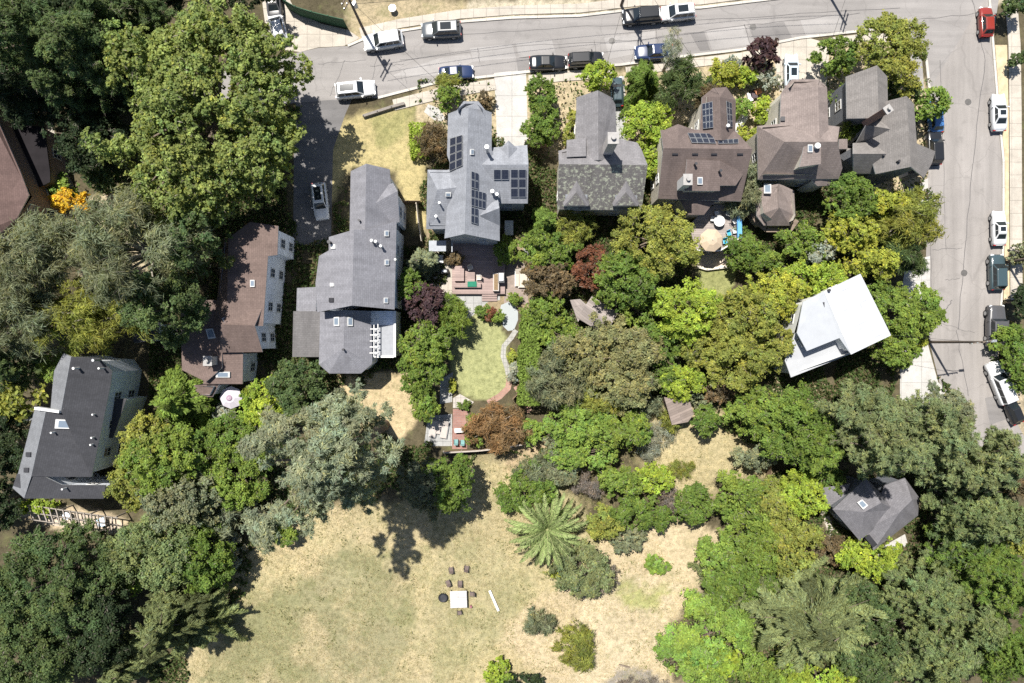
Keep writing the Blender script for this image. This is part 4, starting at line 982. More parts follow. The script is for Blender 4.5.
m = MB(); p = P(471,606); m.cyl((p.x, p.y, 0), .14, .3, 10); tag(m.build('bucket', plain('maroon_plastic', (.25,.1,.12))), 'small maroon bucket on the grass right of the plank table', 'bucket')
m = MB(); m.bar(P(619,664.5,.12), P(630,667.5,.12), .14); tag(m.build('timber_beam', M_WOOD), 'short timber beam lying on the pale dirt path', 'timber')

def lounger(px, py, rz, label, mat, z0=0, L=2.0, W=.72):
    c = P(px, py, z0+.35); t = thing('sun_lounger', (c.x, c.y, z0), label, 'sun lounger', 'loungers in the gardens', R_(rz)); m = MB()
    m.box((0,-.3,.33), (W, L-.65, .1)); m.build('mattress', mat, t, world=False, bevel=.03); m = MB(); a = L/2-.62
    m.faces([(-W/2,a,.3),(W/2,a,.3),(W/2,a+.55,.62),(-W/2,a+.55,.62),(-W/2,a,.4),(W/2,a,.4),(W/2,a+.51,.71),(-W/2,a+.51,.71)], [(3,2,1,0),(4,5,6,7),(0,1,5,4),(1,2,6,5),(2,3,7,6),(3,0,4,7)]); m.build('backrest', mat, t, world=False)
    m = MB()
    for x in (-W/2-.03, W/2+.03): m.bar((x,-L/2,.26), (x,L/2,.26), .06)
    m.build('frame', M_METAL, t, world=False); legs4(W, L-.3, .26, t, M_METAL); return t
CR = plain('cream_cushion', (.46,.41,.35), .9, .06); PW = plain('pale_wood', (.40,.36,.33), .8, .1)
lounger(433.5,428.5,-12,'pale wooden sun lounger on the grey terrace, left of the pair',PW,0,2.1); lounger(444.5,429.5,-10,'pale wooden sun lounger on the grey terrace, right of the pair',PW,0,2.1)
table(439,428,.5,1.4,.35,PW,'low narrow table between the two wooden sun loungers',-.18,name='side_table')
lounger(517.5,277.5,0,'cream daybed on the brown paving, left of the two',CR,0,2.1,.5); lounger(523.5,278,0,'wide cream daybed on the brown paving, right of the two',CR,0,2.3,1.1)
table(459,430.5,1.05,.5,.7,M_WHITE,'small white table on the red brick terrace',.02,name='white_table')
pr = make_chair(plain('teal_cloth', (.16,.30,.30), .9, .2), M_DARK, 'terrace_chair')
place(pr, 0, 456, 441.5, 0, 'teal-cushioned chair at the foot of the brick terrace, left one', 'chairs on the brick terrace'); place(pr, 1, 462.5, 442, 0, 'teal-cushioned chair at the foot of the brick terrace, right one', 'chairs on the brick terrace')

# deck of the blue-grey house
def deck(name, pts, z, mat, label, cat='deck', rail=None):
    t = thing(name, P(*pts[0]), label, cat); q = pts_world(pts, z)
    if sum(q[i].x*q[(i+1) % len(q)].y-q[(i+1) % len(q)].x*q[i].y for i in range(len(q))) < 0: q.reverse()
    m = MB(); m.prism(q, z-.2, z); m.build('floor', mat, t)
    for p in q: m = MB(); m.bar((p.x*.995, p.y*.995, 0), (p.x*.995, p.y*.995, z-.2), .14); m.build('post', M_WOOD, t)
    return t
M_DECK = planks('deck_boards', (.30,.225,.205), .2, .14)
deck('timber_deck', [(452,243),(505,243),(505,294),(483,294),(452,294)], .55, M_DECK, 'brown timber deck behind the blue-grey house')
for x0, y0, x1, y1, l, mt in ((454.5,266,464,281,'long brown storage bench on the timber deck',M_DECK),(454,283,481,287.5,'low brown plank bench at the front of the timber deck',M_DECK)):
    t = thing('deck_bench', P((x0+x1)/2,(y0+y1)/2), l, 'bench'); a = P(x0,y1,1.0); b = P(x1,y0,1.0); m = MB(); m.prism([(a.x,a.y),(b.x,a.y),(b.x,b.y),(a.x,b.y)], .55, 1.0); m.build('seat', mt, t)
c = P(472,284); m = MB(); m.box((c.x*.985, c.y*.985, 1.05), (1.05,.62,.12)); m.box((c.x*.985, c.y*.985, .82), (.9,.5,.3)); tag(m.build('cushion_box', plain('green_cloth', (.02,.16,.10), .9)), 'dark green cushion box on the plank bench', 'box')
table(471,277,.9,1.1,.5,M_DECK,'square brown table in the middle of the timber deck',0,.55)
pr = make_chair(CR, M_METAL, 'deck_chair'); place(pr, 0, 470.5, 268, 200, 'white deck chair above the square brown table', 'chairs on the timber deck', .55); place(pr, 1, 478.5, 277.5, 90, 'white deck chair right of the square brown table', 'chairs on the timber deck', .55)
t = thing('planter_box', P(497,278), 'raised wooden planter of brown soil at the deck edge', 'planter'); m = MB(); a = P(493,291,1.2); b = P(499,273,1.2); m.prism([(a.x,a.y),(b.x,a.y),(b.x,b.y),(a.x,b.y)], .5, 1.2); m.build('box', PW, t); m = MB(); m.prism([(a.x+.12,a.y+.12),(b.x-.12,a.y+.12),(b.x-.12,b.y-.12),(a.x+.12,b.y-.12)], 1.1, 1.23); m.build('soil', plain('potting_soil', (.2,.14,.08), .95, .4, 8), t)
t = thing('grill', P(501.5,278,1.0), 'white-lidded barbecue grill at the right end of the deck', 'grill'); t.location.z = .55; m = MB(); m.box((0,0,.45), (.7,1.2,.8)); m.build('body', M_DARK, t, world=False); m = MB(); m.box((0,.05,.92), (.6,1.0,.16), 0, .8); m.build('lid', M_WHITE, t, world=False, bevel=.03); m = MB(); m.box((-.02,-.2,1.02), (.3,.4,.05)); m.build('handle', M_METAL, t, world=False)
t = thing('deck_steps', P(490,292), 'three wide pale steps below the timber deck', 'steps')
for k in range(3):
    m = MB(); a = P(482,296+k*2.6,.4-.13*k); b = P(497,293.4+k*2.6,.4-.13*k); m.prism([(a.x,a.y),(b.x,a.y),(b.x,b.y),(a.x,b.y)], 0, .42-.13*k); m.build('tread', M_DECK, t)
t = table(439.5,259,.9,.9,.75,M_WHITE,'white metal table on the side terrace of the blue-grey house'); 
t = thing('grill', P(445,272), 'black-covered grill on the side terrace', 'grill'); m = MB(); m.box((0,0,.5), (1.0,.6,1.0), .1, .85); m.build('cover', M_DARK, t, world=False, bevel=.06); m = MB(); m.box((0,0,1.02), (.5,.2,.04)); m.build('handle', M_METAL, t, world=False)

# sun deck of the brown house
t = deck('sun_deck', [(690,224),(700,214),(716,204),(738.4,206),(739,238),(730,244),(720,250),(708,251),(694,249)], 2.3, planks('grey_deck', (.30,.26,.24), .2, .12), 'half-round grey sun deck behind the brown house')
m = MB(); q = pts_world([(739,206),(739.5,238),(730,244.5),(720,250.5),(708,251.5),(694,249.5)], 3.1)
m.bar(q[0], q[1], .5, .3); m.build('screen', plain('blue_screen', (.10,.30,.55), .6), t); m = MB()
for a, b in zip(q[1:], q[2:]):
    m.bar(a, b, .14, .08); n = 5
    for i in range(n): p = a+(b-a)*i/n; m.bar(p, p-Vector((0,0,.85)), .05)
m.build('railing', M_WHITE, t)
rtable(719.5,221,.62,.74,M_WHITE,'round white table on the sun deck',2.3)
pr = make_chair(M_WHITE, M_METAL, 'patio_chair')
for i, (x, y, r, l) in enumerate(((713,219,80,'white chair left of the round white table'),(717,213,10,'white chair above the round white table'),(728,213,340,'white chair near the blue screen at the top of the sun deck'),(735,221,300,'white lounge chair against the blue screen'),(735,231,280,'white chair against the lower end of the blue screen'))):
    place(pr, i, x, y, r, l, 'chairs on the sun deck', 2.3)
pr = make_chair(plain('turquoise_cloth', (.05,.33,.5), .8), M_METAL, 'patio_chair')
for i, (x, y, r, l) in enumerate(((729,233.5,200,'turquoise chair right of the beige umbrella'),(725,241.5,190,'turquoise chair below the first at the deck edge'))): place(pr, i, x, y, r, l, 'turquoise chairs on the sun deck', 2.3)
t = thing('white_bundle', P(740,124,1.2), 'white capsule-shaped tank beside the brown house', 'bundle', None, R_(55)); t.location.z = 0; m = MB(); m.tube([(-1.5,0,.7),(-1.4,0,.7),(-1.1,0,.7),(1.1,0,.7),(1.4,0,.7),(1.5,0,.7)], [.1,.35,.5,.5,.35,.1], 14); m.build('body', M_WHITE, t, world=False); m = MB(); m.box((-.8,0,.15), (.15,.8,.3)); m.box((.8,0,.15), (.15,.8,.3)); m.build('foot', M_METAL, t, world=False); m = MB(); m.cyl((.9,0,1.15), .2, .15, 12); m.build('lid', M_METAL, t, world=False)  # unidentified white object, built as a capsule-shaped bundle
for x, y, w_, d_, l, c_, rz in ((753,95,.8,.8,'dark garden pot beside the rockery',(.08,.06,.07),.3),(757,92,.9,.6,'orange-tinted garden crate in the rockery',(.45,.2,.1),.5),(750,97,.5,.9,'white garden crate in the rockery',(.7,.7,.7),.2)):
    p = P(x, y, .4); m = MB(); m.box((p.x, p.y, .25), (w_, d_, .5), rz, 1.1); m.box((p.x, p.y, .5), (w_*.8, d_*.8, .06), rz); tag(m.build('garden_crate', plain('crate_'+l.split()[0], c_)), l, 'crate', 'garden crates')
for x, y, l in ((831,115.5,'white storage box beside the pink-grey house'),(509,228,'pale storage bin in the shade of the blue-grey house')):
    p = P(x, y, .8); m = MB(); m.box((p.x, p.y, .45), (.9,1.6,.9)); m.box((p.x, p.y, .93), (.98,1.68,.06)); tag(m.build('storage_box', M_WHITE), l, 'box', 'white storage boxes')
t = thing('clothes_rack', P(831,100), 'white cross-shaped clothes airer under the tree beside the pink-grey house', 'clothes airer'); m = MB(); p = P(831,100,1.8); m.bar((p.x-.8,p.y-.1,1.8),(p.x+.8,p.y+.2,1.8),.06); m.bar((p.x,p.y-.6,1.83),(p.x+.1,p.y+.7,1.83),.06); m.build('arms', M_WHITE, t); m = MB(); m.bar((p.x,p.y,0),(p.x,p.y,1.8),.06); m.build('post', M_WHITE, t)
t = thing('satellite_dish', P(31,415,4), 'grey satellite dish beside the charcoal roof edge', 'satellite dish'); t.location.z = 0; m = MB(); m.tube([(0,0,4.2),(0,0,4.3),(0,.0,4.45)], [.1,.4,.6], 18, False); m.build('dish', M_METAL, t, world=False); m = MB(); m.bar((0,0,0),(0,0,4.25),.08); m.build('mast', M_METAL, t, world=False)
table(101,522.5,.9,1.0,.6,plain('pale_blue_plastic', (.50,.62,.75)),'pale blue folding table on the sandy rear yard',.3)
rtable(66,516,.42,.7,plain('ice_blue', (.6,.68,.8)),'round pale blue table under the timber pergola')
p = P(392,7,.9); t = thing('water_tub', (p.x,p.y,0), 'round pale tub on the dirt above the street', 'tub'); m = MB(); m.tube([(0,0,0),(0,0,.6),(0,0,.7)], [.34,.4,.42], 18); m.build('body', M_METAL, t, world=False); m = MB(); m.cyl((0,0,.7), .3, .05, 16); m.build('lid', M_WHITE, t, world=False)
# ================================================================ VEGETATION
def unit(v): return v/np.maximum(np.linalg.norm(v, axis=-1, keepdims=True), 1e-6)
def rdir(n, r): return unit(r.normal(size=(n, 3)))
def quads(C, T, N, L, W, bend=0.0):
    """diamond leaves: centres, long axes, normals, half length, half width"""
    T = unit(T - N*np.sum(T*N, -1, keepdims=True)); B = np.cross(N, T)
    L = L[:, None]; W = W[:, None]
    V = np.stack([C-T*L, C+B*W-T*L*.1, C+T*L-N*L*bend, C-B*W-T*L*.1], 1).reshape(-1, 3)
    return V, np.arange(len(V), dtype=np.int32).reshape(-1, 4)
def lobef(r, a):
    p = r.random(4)*6.28; k = r.uniform(.6, 1, 4)*a
    return lambda th: 1+k[0]*np.sin(2*th+p[0])*.5+k[1]*np.sin(3*th+p[1])*.6+k[2]*np.sin(5*th+p[2])*.5+k[3]*np.sin(7*th+p[3])*.35
def clumps(rx, ry, up, dn, cr, r, amp=.16, dens=1.0, lo=.35):
    """clump centres over and inside an uneven dome"""
    R = math.sqrt(rx*ry); n = int(max(7, dens*2.6*(R/cr)**2)); d = rdir(n*3, r); d = d[d[:, 2] > -.35][:n]
    th = np.arctan2(d[:, 1], d[:, 0]); f = lobef(r, amp)(th)*(1-.16*r.random(len(d))); inner = r.random(len(d)) < .22; f[inner] *= r.uniform(lo, .8, inner.sum())
    c = d*np.array([max(rx-cr*.7, rx*.4), max(ry-cr*.7, ry*.4), 1.0]); c[:, 2] = np.where(d[:, 2] > 0, d[:, 2]*(up-cr*.5), d[:, 2]*dn)
    c = c*f[:, None]; s = cr*r.uniform(.6, 1.25, len(c)); return c, s
def pineclumps(rx, ry, up, dn, cr, r, dens=1.0):
    R = math.sqrt(rx*ry); nb = int(max(14, dens*15*R/cr*.62)); c = []; s = []; asym = lobef(r, .15)
    for b in range(nb):
        u = (b+.5)/nb; z0 = up*(1-u**1.15)-dn*.7*u; a = b*2.39996+r.normal()*.3; bl = (.16+.86*u**.62)*r.uniform(.72, 1.08)*asym(np.array([a]))[0]
        n = max(1, int(bl*R/(cr*1.35)+.5))
        for i in range(n):
            t = (i+.75)/n-.12*r.random(); t = min(t, 1.0); aa = a+r.normal()*.10
            c.append((math.cos(aa)*bl*t*(rx-cr*.5), math.sin(aa)*bl*t*(ry-cr*.5), z0+.10*bl*R*t-.16*bl*R*t*t+r.normal()*.25)); s.append(cr*r.uniform(.55, 1.0)*(.78+.3*t))
    return np.array(c), np.array(s)
def leafcloud(c, s, rx, ry, up, L, W, cov, r, col, var=.22, hue=.10, flat=.8, nup=.6, nrand=.45, tdir=None, sub=.3, tuft=7, spread=.36):
    """clumps of tufts of leaves"""
    K0 = np.maximum(4, (tuft*(s/s.mean())**1.6)).astype(int); ci = np.repeat(np.arange(len(c)), K0); m = len(ci)
    d0 = rdir(m, r); fl = (d0[:, 2] < 0) & (r.random(m) < .72); d0[fl, 2] *= -1
    o0 = d0*(s[ci]*(.35+.75*r.random(m)**.7))[:, None]; o0[:, 2] *= flat; tc = c[ci]+o0; ts = s[ci]*spread*r.uniform(.55, 1.35, m)
    area = 2*L*W; tot = cov*math.pi*rx*ry/area; w = ts**2; cnt = np.maximum(5, (tot*w/w.sum()).astype(int)); idx = np.repeat(np.arange(m), cnt); n = len(idx)
    d = rdir(n, r); flip = (d[:, 2] < 0) & (r.random(n) < .5); d[flip, 2] *= -1
    off = d*(ts[idx]*(r.random(n)**.5)*(1+sub*r.normal(size=n)))[:, None]; off[:, 2] *= .7; C = tc[idx]+off
    N = unit(d*.35+d0[idx]*.35+np.array([0, 0, nup])+r.normal(size=(n, 3))*nrand)
    T = rdir(n, r) if tdir is None else tdir(C, unit(d+d0[idx]), n)
    k = r.uniform(.6, 1.35, n); tw = r.random(n) < .035; V, Q = quads(C, T, N, L*k*np.where(tw, 2.2, 1), W*k*np.where(tw, .28, 1), .25)
    cl = (1+var*.55*r.normal(size=(len(c), 1)))[ci]*(1+var*.6*r.normal(size=(m, 1))); ch = (r.normal(size=(len(c), 1))*hue)[ci]+r.normal(size=(m, 1))*hue*.7
    lc = cl[idx]*(1+var*.9*r.normal(size=(n, 1))); h = ch[idx]+hue*.7*r.normal(size=(n, 1))
    K = np.array(col)*np.clip(lc, .45, 1.9)*np.concatenate([1+h*1.3, 1+h*.35, 1-h*.4], 1)
    yl = r.random(n) < .10; K[yl] *= np.array([1.25, 1.12, .85]); K[tw] = np.array([.27, .24, .20])*r.uniform(.7, 1.2, (tw.sum(), 1))
    return V, Q, np.repeat(np.clip(K, .006, .9), 4, 0)
def joinm(parts):
    V, Q, K = [], [], []; b = 0
    for v, q, k in parts: V.append(v); Q.append(q+b); K.append(k); b += len(v)
    return np.vstack(V), np.vstack(Q), np.vstack(K)

def sprays(h, R, r, col, nb, L, W, droop, per, narrow=.34, layers=1.0, zlow=.12, ew=.8, var=.2, sq=1.0, tip=.9):
    """conifer: forked, curving, tapering branches in open tiers with flat sprays along each one"""
    Cs, Ts, Ns, Ks = [], [], [], []; tubes = []; asym = lobef(r, .16)
    for b in range(nb):
        u = (b+.5)/nb; z0 = h*(1-(1-zlow)*u**.85)+r.normal()*.25; a = b*2.39996+r.normal()*.5; bl0 = max(.3, R*(.10+.90*u**ew)*r.uniform(.62, 1.15)*asym(np.array([a]))[0])
        kb = 1+var*r.normal()
        for fork in range(5):
            if fork == 0: st, ang, bl = 0., a, bl0
            else: st, ang, bl = bl0*r.uniform(.25, .6), a+(1 if fork % 2 else -1)*r.uniform(.35, .8), bl0*r.uniform(.22, .48)
            dr = np.array([math.cos(ang), math.sin(ang)*sq, 0.]); side = np.array([-math.sin(ang), math.cos(ang), 0.]); org = np.array([math.cos(a), math.sin(a), 0])*st; bend = r.normal()*.18
            n = max(5, int(per*bl)); t = r.random(n)**.75; lat = r.normal(size=n)*narrow*bl*.5*(1.08-t)**.8*np.minimum(1, t*3+.25); lat2 = lat+bend*bl*t*t
            rad = st+t*bl; zz = z0 + rad*.10-droop*rad*rad/bl0 + r.normal(size=n)*.12 - np.abs(lat)*.22
            C = org+dr*(t*bl)[:, None]+side*lat2[:, None]; C[:, 2] = zz
            T = dr + side*(np.sign(lat)*.7)[:, None] + np.array([0, 0, -.22]) + r.normal(size=(n, 3))*.3
            N = unit(np.array([0, 0, 1.])+dr*.2+r.normal(size=(n, 3))*.42); Cs.append(C); Ts.append(T); Ns.append(N)
            kt = (kb*(1+var*r.normal(size=n)))*(.92+.22*t*tip); Ks.append(np.clip(kt, .4, 1.9))
        tubes.append((z0, np.array([math.cos(a), math.sin(a)*sq, 0.])*bl0, bl0, droop))
    C = np.vstack(Cs); C[:, 2] = np.maximum(C[:, 2], .1); n = len(C); k = r.uniform(.7, 1.3, n); V, Q = quads(C, np.vstack(Ts), np.vstack(Ns), L*k, W*k, .2)
    hh = r.normal(size=(n, 1))*.07; K = np.array(col)*np.concatenate(Ks)[:, None]*np.concatenate([1+hh, 1+hh*.3, 1-hh], 1)
    return (V, Q, np.repeat(np.clip(K, .006, .9), 4, 0)), tubes

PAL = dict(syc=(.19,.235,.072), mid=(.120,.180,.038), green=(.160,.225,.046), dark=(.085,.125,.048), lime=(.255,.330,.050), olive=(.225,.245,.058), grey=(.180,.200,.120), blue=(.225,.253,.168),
    pine=(.170,.205,.095), pale=(.165,.208,.088), cedar=(.185,.215,.095), yellow=(.60,.40,.04), gold=(.285,.315,.055), purple=(.075,.045,.05), red=(.17,.075,.045), rust=(.25,.16,.08), twig=(.22,.195,.18), silver=(.28,.30,.25), bronze=(.15,.115,.065), bright=(.185,.270,.058), deep=(.035,.055,.025))  # deep: shade put into the leaf colour
# kind: leaf half length, half width, cover, clump share of radius, clump limits, amp, dens, normal up, normal random
KIND = {
 'broad': (.115,.075,7.2,.25,(.5,1.4),.11,1.25,.65,.42,.3,10,.34), 'sycamore': (.14,.10,7.0,.105,(.8,1.2),.08,1.5,.65,.46,.3,9,.32), 'puff': (.18,.042,7.0,.17,(.7,1.15),.14,.66,.75,.42,.35,12,.33),
 'feather': (.32,.036,6.0,.26,(.7,1.7),.18,1.0,.6,.5,.5,9,.42), 'bush': (.125,.078,6.5,.36,(.35,1.0),.13,1.1,.65,.42,.3,8,.36), 'dry': (.24,.022,2.8,.35,(.3,.9),.2,1.0,.2,.8,.4,7,.45), 'coarse': (.27,.15,5.0,.28,(.5,1.3),.2,.9,.5,.5,.3,8,.36)}
def crown(kind, rx, ry, up, dn, r, col, var=.2):
    L, W, cov, share, lim, amp, dens, nup, nr, sub, tuft, spread = KIND[kind]; R = math.sqrt(rx*ry); cr = min(max(R*share, lim[0]), lim[1])
    c, s = pineclumps(rx, ry, up, dn, cr, r) if kind == 'puff' and R > 2.6 else clumps(rx, ry, up, dn, cr, r, amp, dens); td = None
    if kind == 'feather': td = lambda C, d, n: unit(d*np.array([1,1,.3])*.9+np.array([0,0,-.35])+r.normal(size=(n,3))*.45)
    if kind == 'puff': td = lambda C, d, n: unit(d+r.normal(size=(n,3))*.5)
    if R < 1.2: L *= .72; W *= .72
    a = leafcloud(c, s, rx, ry, up, L, W, cov, r, col, var, .045, .8, nup, nr, td, sub, tuft, spread)
    return a, c
def trunk_mesh(h0, h1, R, r, c, rad, n=9):
    m = MB(); lean = r.normal(size=2)*.04*h1; top = Vector((lean[0], lean[1], h1))
    m.tube([(0,0,-.3),(lean[0]*.2,lean[1]*.2,h0*.6),(lean[0]*.6,lean[1]*.6,(h0+h1)/2),tuple(top)], [rad*1.25,rad,rad*.7,rad*.3], 9)
    if c is not None:
        o = r.permutation(len(c))[:n]
        for i in o:
            e = Vector(c[i]); u = r.uniform(.25, .8); s = Vector((lean[0]*u, lean[1]*u, h0*.7+(h1-h0*.7)*u*.8)); mid = (s+e)/2+Vector((0,0,.08*(e-s).length))+Vector(r.normal(size=3)*.15)
            m.tube([s, mid, e*.96], [rad*.42, rad*.26, rad*.08], 6, False)
    return m
def bark_for(kind): return M_PALEBARK if kind in ('feather','dry') else M_BARK
def plant(px, py, rx, ry, h, kind, color, label, name=None, rz=0.0, seed=None, group=None, var=.2, base=None, twigs=0, extra=(), thin=0):
    """rx, ry are the crown's radii on the picture, h its height in metres"""
    r = np.random.default_rng(seed if seed is not None else int(px*31+py*17)); col = PAL[color] if isinstance(color, str) else color
    zc = h*.62; k = (H-zc)/H/PPM; wx, wy = rx*k, ry*k; c = P(px, py, zc); shrub = h < 3.2
    name = name or ('shrub' if shrub else 'tree'); cat = 'shrub' if shrub else 'tree'; group = group or ('garden shrubs' if shrub else 'trees among the houses')
    t = thing(name, (c.x, c.y, 0), label, cat, group, rz)
    if kind in ('cedar', 'fir', 'spruce'):
        R = (wx+wy)/2
        if kind == 'cedar': (V, Q, K), tb = sprays(h, R, r, col, int(40+R*3.4), .19, .040, .16, 190, .24, var=.26)
        elif kind == 'fir': (V, Q, K), tb = sprays(h, R, r, col, int(50+R*6), .17, .06, .22, 170, .42, ew=.7)
        else: (V, Q, K), tb = sprays(h, R, r, col, int(30+R*4), .26, .04, .30, 220, .25, ew=.6)
        ph = r.random(4)*6.28; V = V+np.stack([.24*np.sin(V[:, 1]*1.05+V[:, 2]*.9+ph[0])+.2*np.sin(V[:, 0]*2.3+ph[1]), .24*np.sin(V[:, 0]*.95+V[:, 2]*.8+ph[2])+.2*np.sin(V[:, 1]*2.1+ph[3]), .25*np.sin(V[:, 0]*1.3+V[:, 1]*1.1+ph[0])], -1)*min(1, R/5)
        V[:, 2] = np.maximum(V[:, 2], .05)
        if abs(rx-ry) > 2: V = V*np.array([wx/R, wy/R, 1])
        npmesh('crown', V, Q, LEAF, t, K)
        m = MB(); m.tube([(0,0,-.3),(0,0,h*.5),(0,0,h*.97)], [.10+R*.05,.07+R*.03,.02], 9)
        for z0, e, bl, dp in tb[::2]:
            e = Vector((float(e[0]*wx/R), float(e[1]*wy/R), 0)); m.tube([(0,0,z0), e*.5+Vector((0,0,z0+bl*(.05-dp*.25))), e*.88+Vector((0,0,z0+bl*(.09-dp*.77)))], [.07,.045,.015], 5, False)
        m.build('trunk', M_BARK, t, world=False); return t
    if shrub: up, dn, z0 = h*.62, h*.40, h*.40
    else: up, dn, z0 = h*.42, h*.24, h*.56
    if thin: up, dn, z0 = h*.22*thin, h*.16*thin, h*.62
    (V, Q, K), cc = crown(kind, wx, wy, up, dn, r, col, var)
    if extra:
        ps = [(V, Q, K)]
        for dx, dy, ex, ey in extra:
            (v, q, kk), c2 = crown(kind, ex*k, ey*k, up*.85, dn, r, col, var); o = np.array([dx*k, -dy*k, 0]); ps.append((v+o, q, kk)); cc = np.vstack([cc, c2+o])
        V, Q, K = joinm(ps)
    V = V+np.array([0, 0, z0]); V[:, 2] = np.maximum(V[:, 2], .03); cc = cc+np.array([0, 0, z0])
    npmesh('crown' if not shrub else 'foliage', V, Q, LEAF, t, K)
    R = math.sqrt(wx*wy)
    m = trunk_mesh(max(.3, z0-dn*.6), z0+up*.4, R, r, cc, max(.04, .035*R+.03*(not shrub)+.01*h), n=(5 if shrub else 12)+twigs)
    m.build('stem' if shrub else 'trunk', bark_for(kind), t, world=False); return t
def hedge(pts, w, h, color, label, taper=.85):
    """clipped hedge along a line on the picture"""
    q = [P(x, y, h*.8) for x, y in pts]; c = q[0]; t = thing('hedge', (c.x, c.y, 0), label, 'hedge', 'hedges in the gardens'); r = np.random.default_rng(int(pts[0][0]*7)); Cs = []; Ns = []
    for a, b in zip(q, q[1:]):
        d = np.array((b-a)[:2]); L = np.linalg.norm(d); d = d/L; s = np.array([-d[1], d[0]]); n = int((L+.3)*(w+2*h)*95)
        u = r.random(n)*L; side = r.random(n)*(w+2*h); top = (side > h) & (side < h+w); y = np.where(top, side-h-w/2, np.where(side <= h, -w/2, w/2)); z = np.where(top, h, np.where(side <= h, side, side-h-w))
        ww = 1+.14*np.sin(u*1.7)+.1*np.sin(u*3.9+1); y = y*ww; z = z*(1+.04*np.sin(u*2.3))
        y = y+r.normal(size=n)*.09; z = np.maximum(z+r.normal(size=n)*.09, .03); xy = np.array(a[:2])-np.array(c[:2])+d*u[:, None]+s*y[:, None]
        Cs.append(np.c_[xy, z]); Ns.append(np.where(top[:, None], np.array([0,0,1.]), np.c_[s[0]*np.sign(y), s[1]*np.sign(y), np.zeros(n)+.2]))
    C = np.vstack(Cs); N = unit(np.vstack(Ns)+r.normal(size=C.shape)*.5); n = len(C); k = r.uniform(.7, 1.3, n); V, Q = quads(C, rdir(n, r), N, .15*k, .09*k, .2)
    K = np.array(PAL[color])*np.clip(1+.25*r.normal(size=(n, 1)), .4, 1.8); npmesh('foliage', V, Q, LEAF, t, np.repeat(K, 4, 0))
    m = MB()
    for a, b in zip(q, q[1:]):
        for i in range(max(2, int((b-a).length/.8))):
            p = a+(b-a)*((i+.5)/max(2, int((b-a).length/.8))); m.tube([(p.x,p.y,0),(p.x,p.y,h*.85)], [.05,.02], 5)
    m.build('stem', M_BARK, t)
def palm(px, py, R, label):
    c = P(px, py, 3.0); t = thing('palm_tree', (c.x, c.y, 0), label, 'palm tree', 'trees among the houses'); r = np.random.default_rng(5); Rw = R*(H-3)/H/PPM
    m = MB(); m.tube([(0,0,-.2),(0,0,1.2),(0,0,2.4),(0,0,2.9)], [.55,.5,.55,.3], 14); m.build('trunk', M_BARK, t, world=False)
    for i in range(52):
        a = i*2.39996+r.normal()*.08; u = (i+.5)/52; el = 1.25-1.35*u; L = Rw*(.72+.36*u**.5)*r.uniform(.9, 1.08); nseg = 14; p = np.array([0,0,2.85]); pts = [p]; e = el
        for s in range(nseg):
            e -= .055+.045*s/nseg*(1+u); p = p+np.array([math.cos(a)*math.cos(e), math.sin(a)*math.cos(e), math.sin(e)])*L/nseg; pts.append(p)
        pts = np.array(pts); pts[:, 2] = np.maximum(pts[:, 2], .12)
        n = 130; tt = np.sort(r.uniform(.06, 1, n))*nseg; i0 = np.minimum(tt.astype(int), nseg-1); f = (tt-i0)[:, None]; C = pts[i0]*(1-f)+pts[i0+1]*f; d = unit(pts[i0+1]-pts[i0]); sd = np.where(np.arange(n) % 2 == 0, 1, -1)[:, None]
        s_ = np.cross(d, [0,0,1.]); s_ = unit(s_)*sd; upv = unit(np.cross(s_, d)*sd); ll = .30*np.sin(np.clip(tt/nseg*2.9+.2, 0, 3.1))*r.uniform(.8, 1.1, n)+.06
        T = unit(s_*.62+d*.80+upv*.22+r.normal(size=(n,3))*.06); N = unit(upv-s_*.30+r.normal(size=(n,3))*.12)
        V, Q = quads(C+T*ll[:, None]*.9, T, N, ll, np.full(n, .045)); kk = np.clip(1+.2*r.normal()+.28*r.normal(size=(n,1)), .4, 1.8)
        col = np.array((.225,.28,.11) if u < .8 else (.26,.23,.12)); fo = npmesh('frond', V, Q, LEAF, t, np.repeat(col*kk, 4, 0))
        m = MB(); m.tube([tuple(x) for x in pts[::2]], [.045]+[.03]*(len(pts[::2])-2)+[.008], 5, False); o = m.build('rib', plain('frond_rib', (.34,.35,.17)), fo, world=False)

T = plant
# ---- upper left: giant sycamore and dark pines
T(215,112,84,104,18,'sycamore','syc','giant pale yellow-green tree towering over the street corner, broadest crown of all',seed=21,twigs=16,extra=((-65,-45,50,42),(57,-46,40,28),(10,-80,44,28),(-28,76,54,44),(-98,38,22,18),(40,40,42,50)))
T(28,38,66,56,19,'puff','dark','dark pine with lit puffy branch tips at the upper left corner',seed=3)
T(96,58,54,54,18,'puff','dark','dark pine between the corner pine and the giant pale tree',seed=4)
T(150,18,36,34,12,'puff','dark','deep-shaded pine at the top edge behind the giant pale tree',seed=6)
T(22,98,36,28,12,'puff','deep','small shade-coloured pine hanging over the pinkish-brown roof')
T(40,70,70,60,9,'broad','deep','filler crown in shade-dark colour added beneath the corner pine'); T(105,60,54,56,9,'broad','deep','filler crown in shade-dark colour added beneath the second dark pine'); T(205,-6,70,16,8,'broad','deep','filler crowns in shade-dark colour added at the top edge left of the green fence'); T(60,12,60,24,9,'broad','deep','filler crown in shade-dark colour added at the top edge of the corner')  # dark filler crowns added so gaps between the pines read as black shade
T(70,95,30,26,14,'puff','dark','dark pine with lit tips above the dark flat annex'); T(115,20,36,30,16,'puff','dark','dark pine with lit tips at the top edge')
T(88,140,40,34,9,'broad','deep','leafy tree in shade-dark colour left of the giant pale tree')
T(69,201,24,13,3.1,'bush','yellow','golden-yellow flowering shrub above the grey-green olive trees')
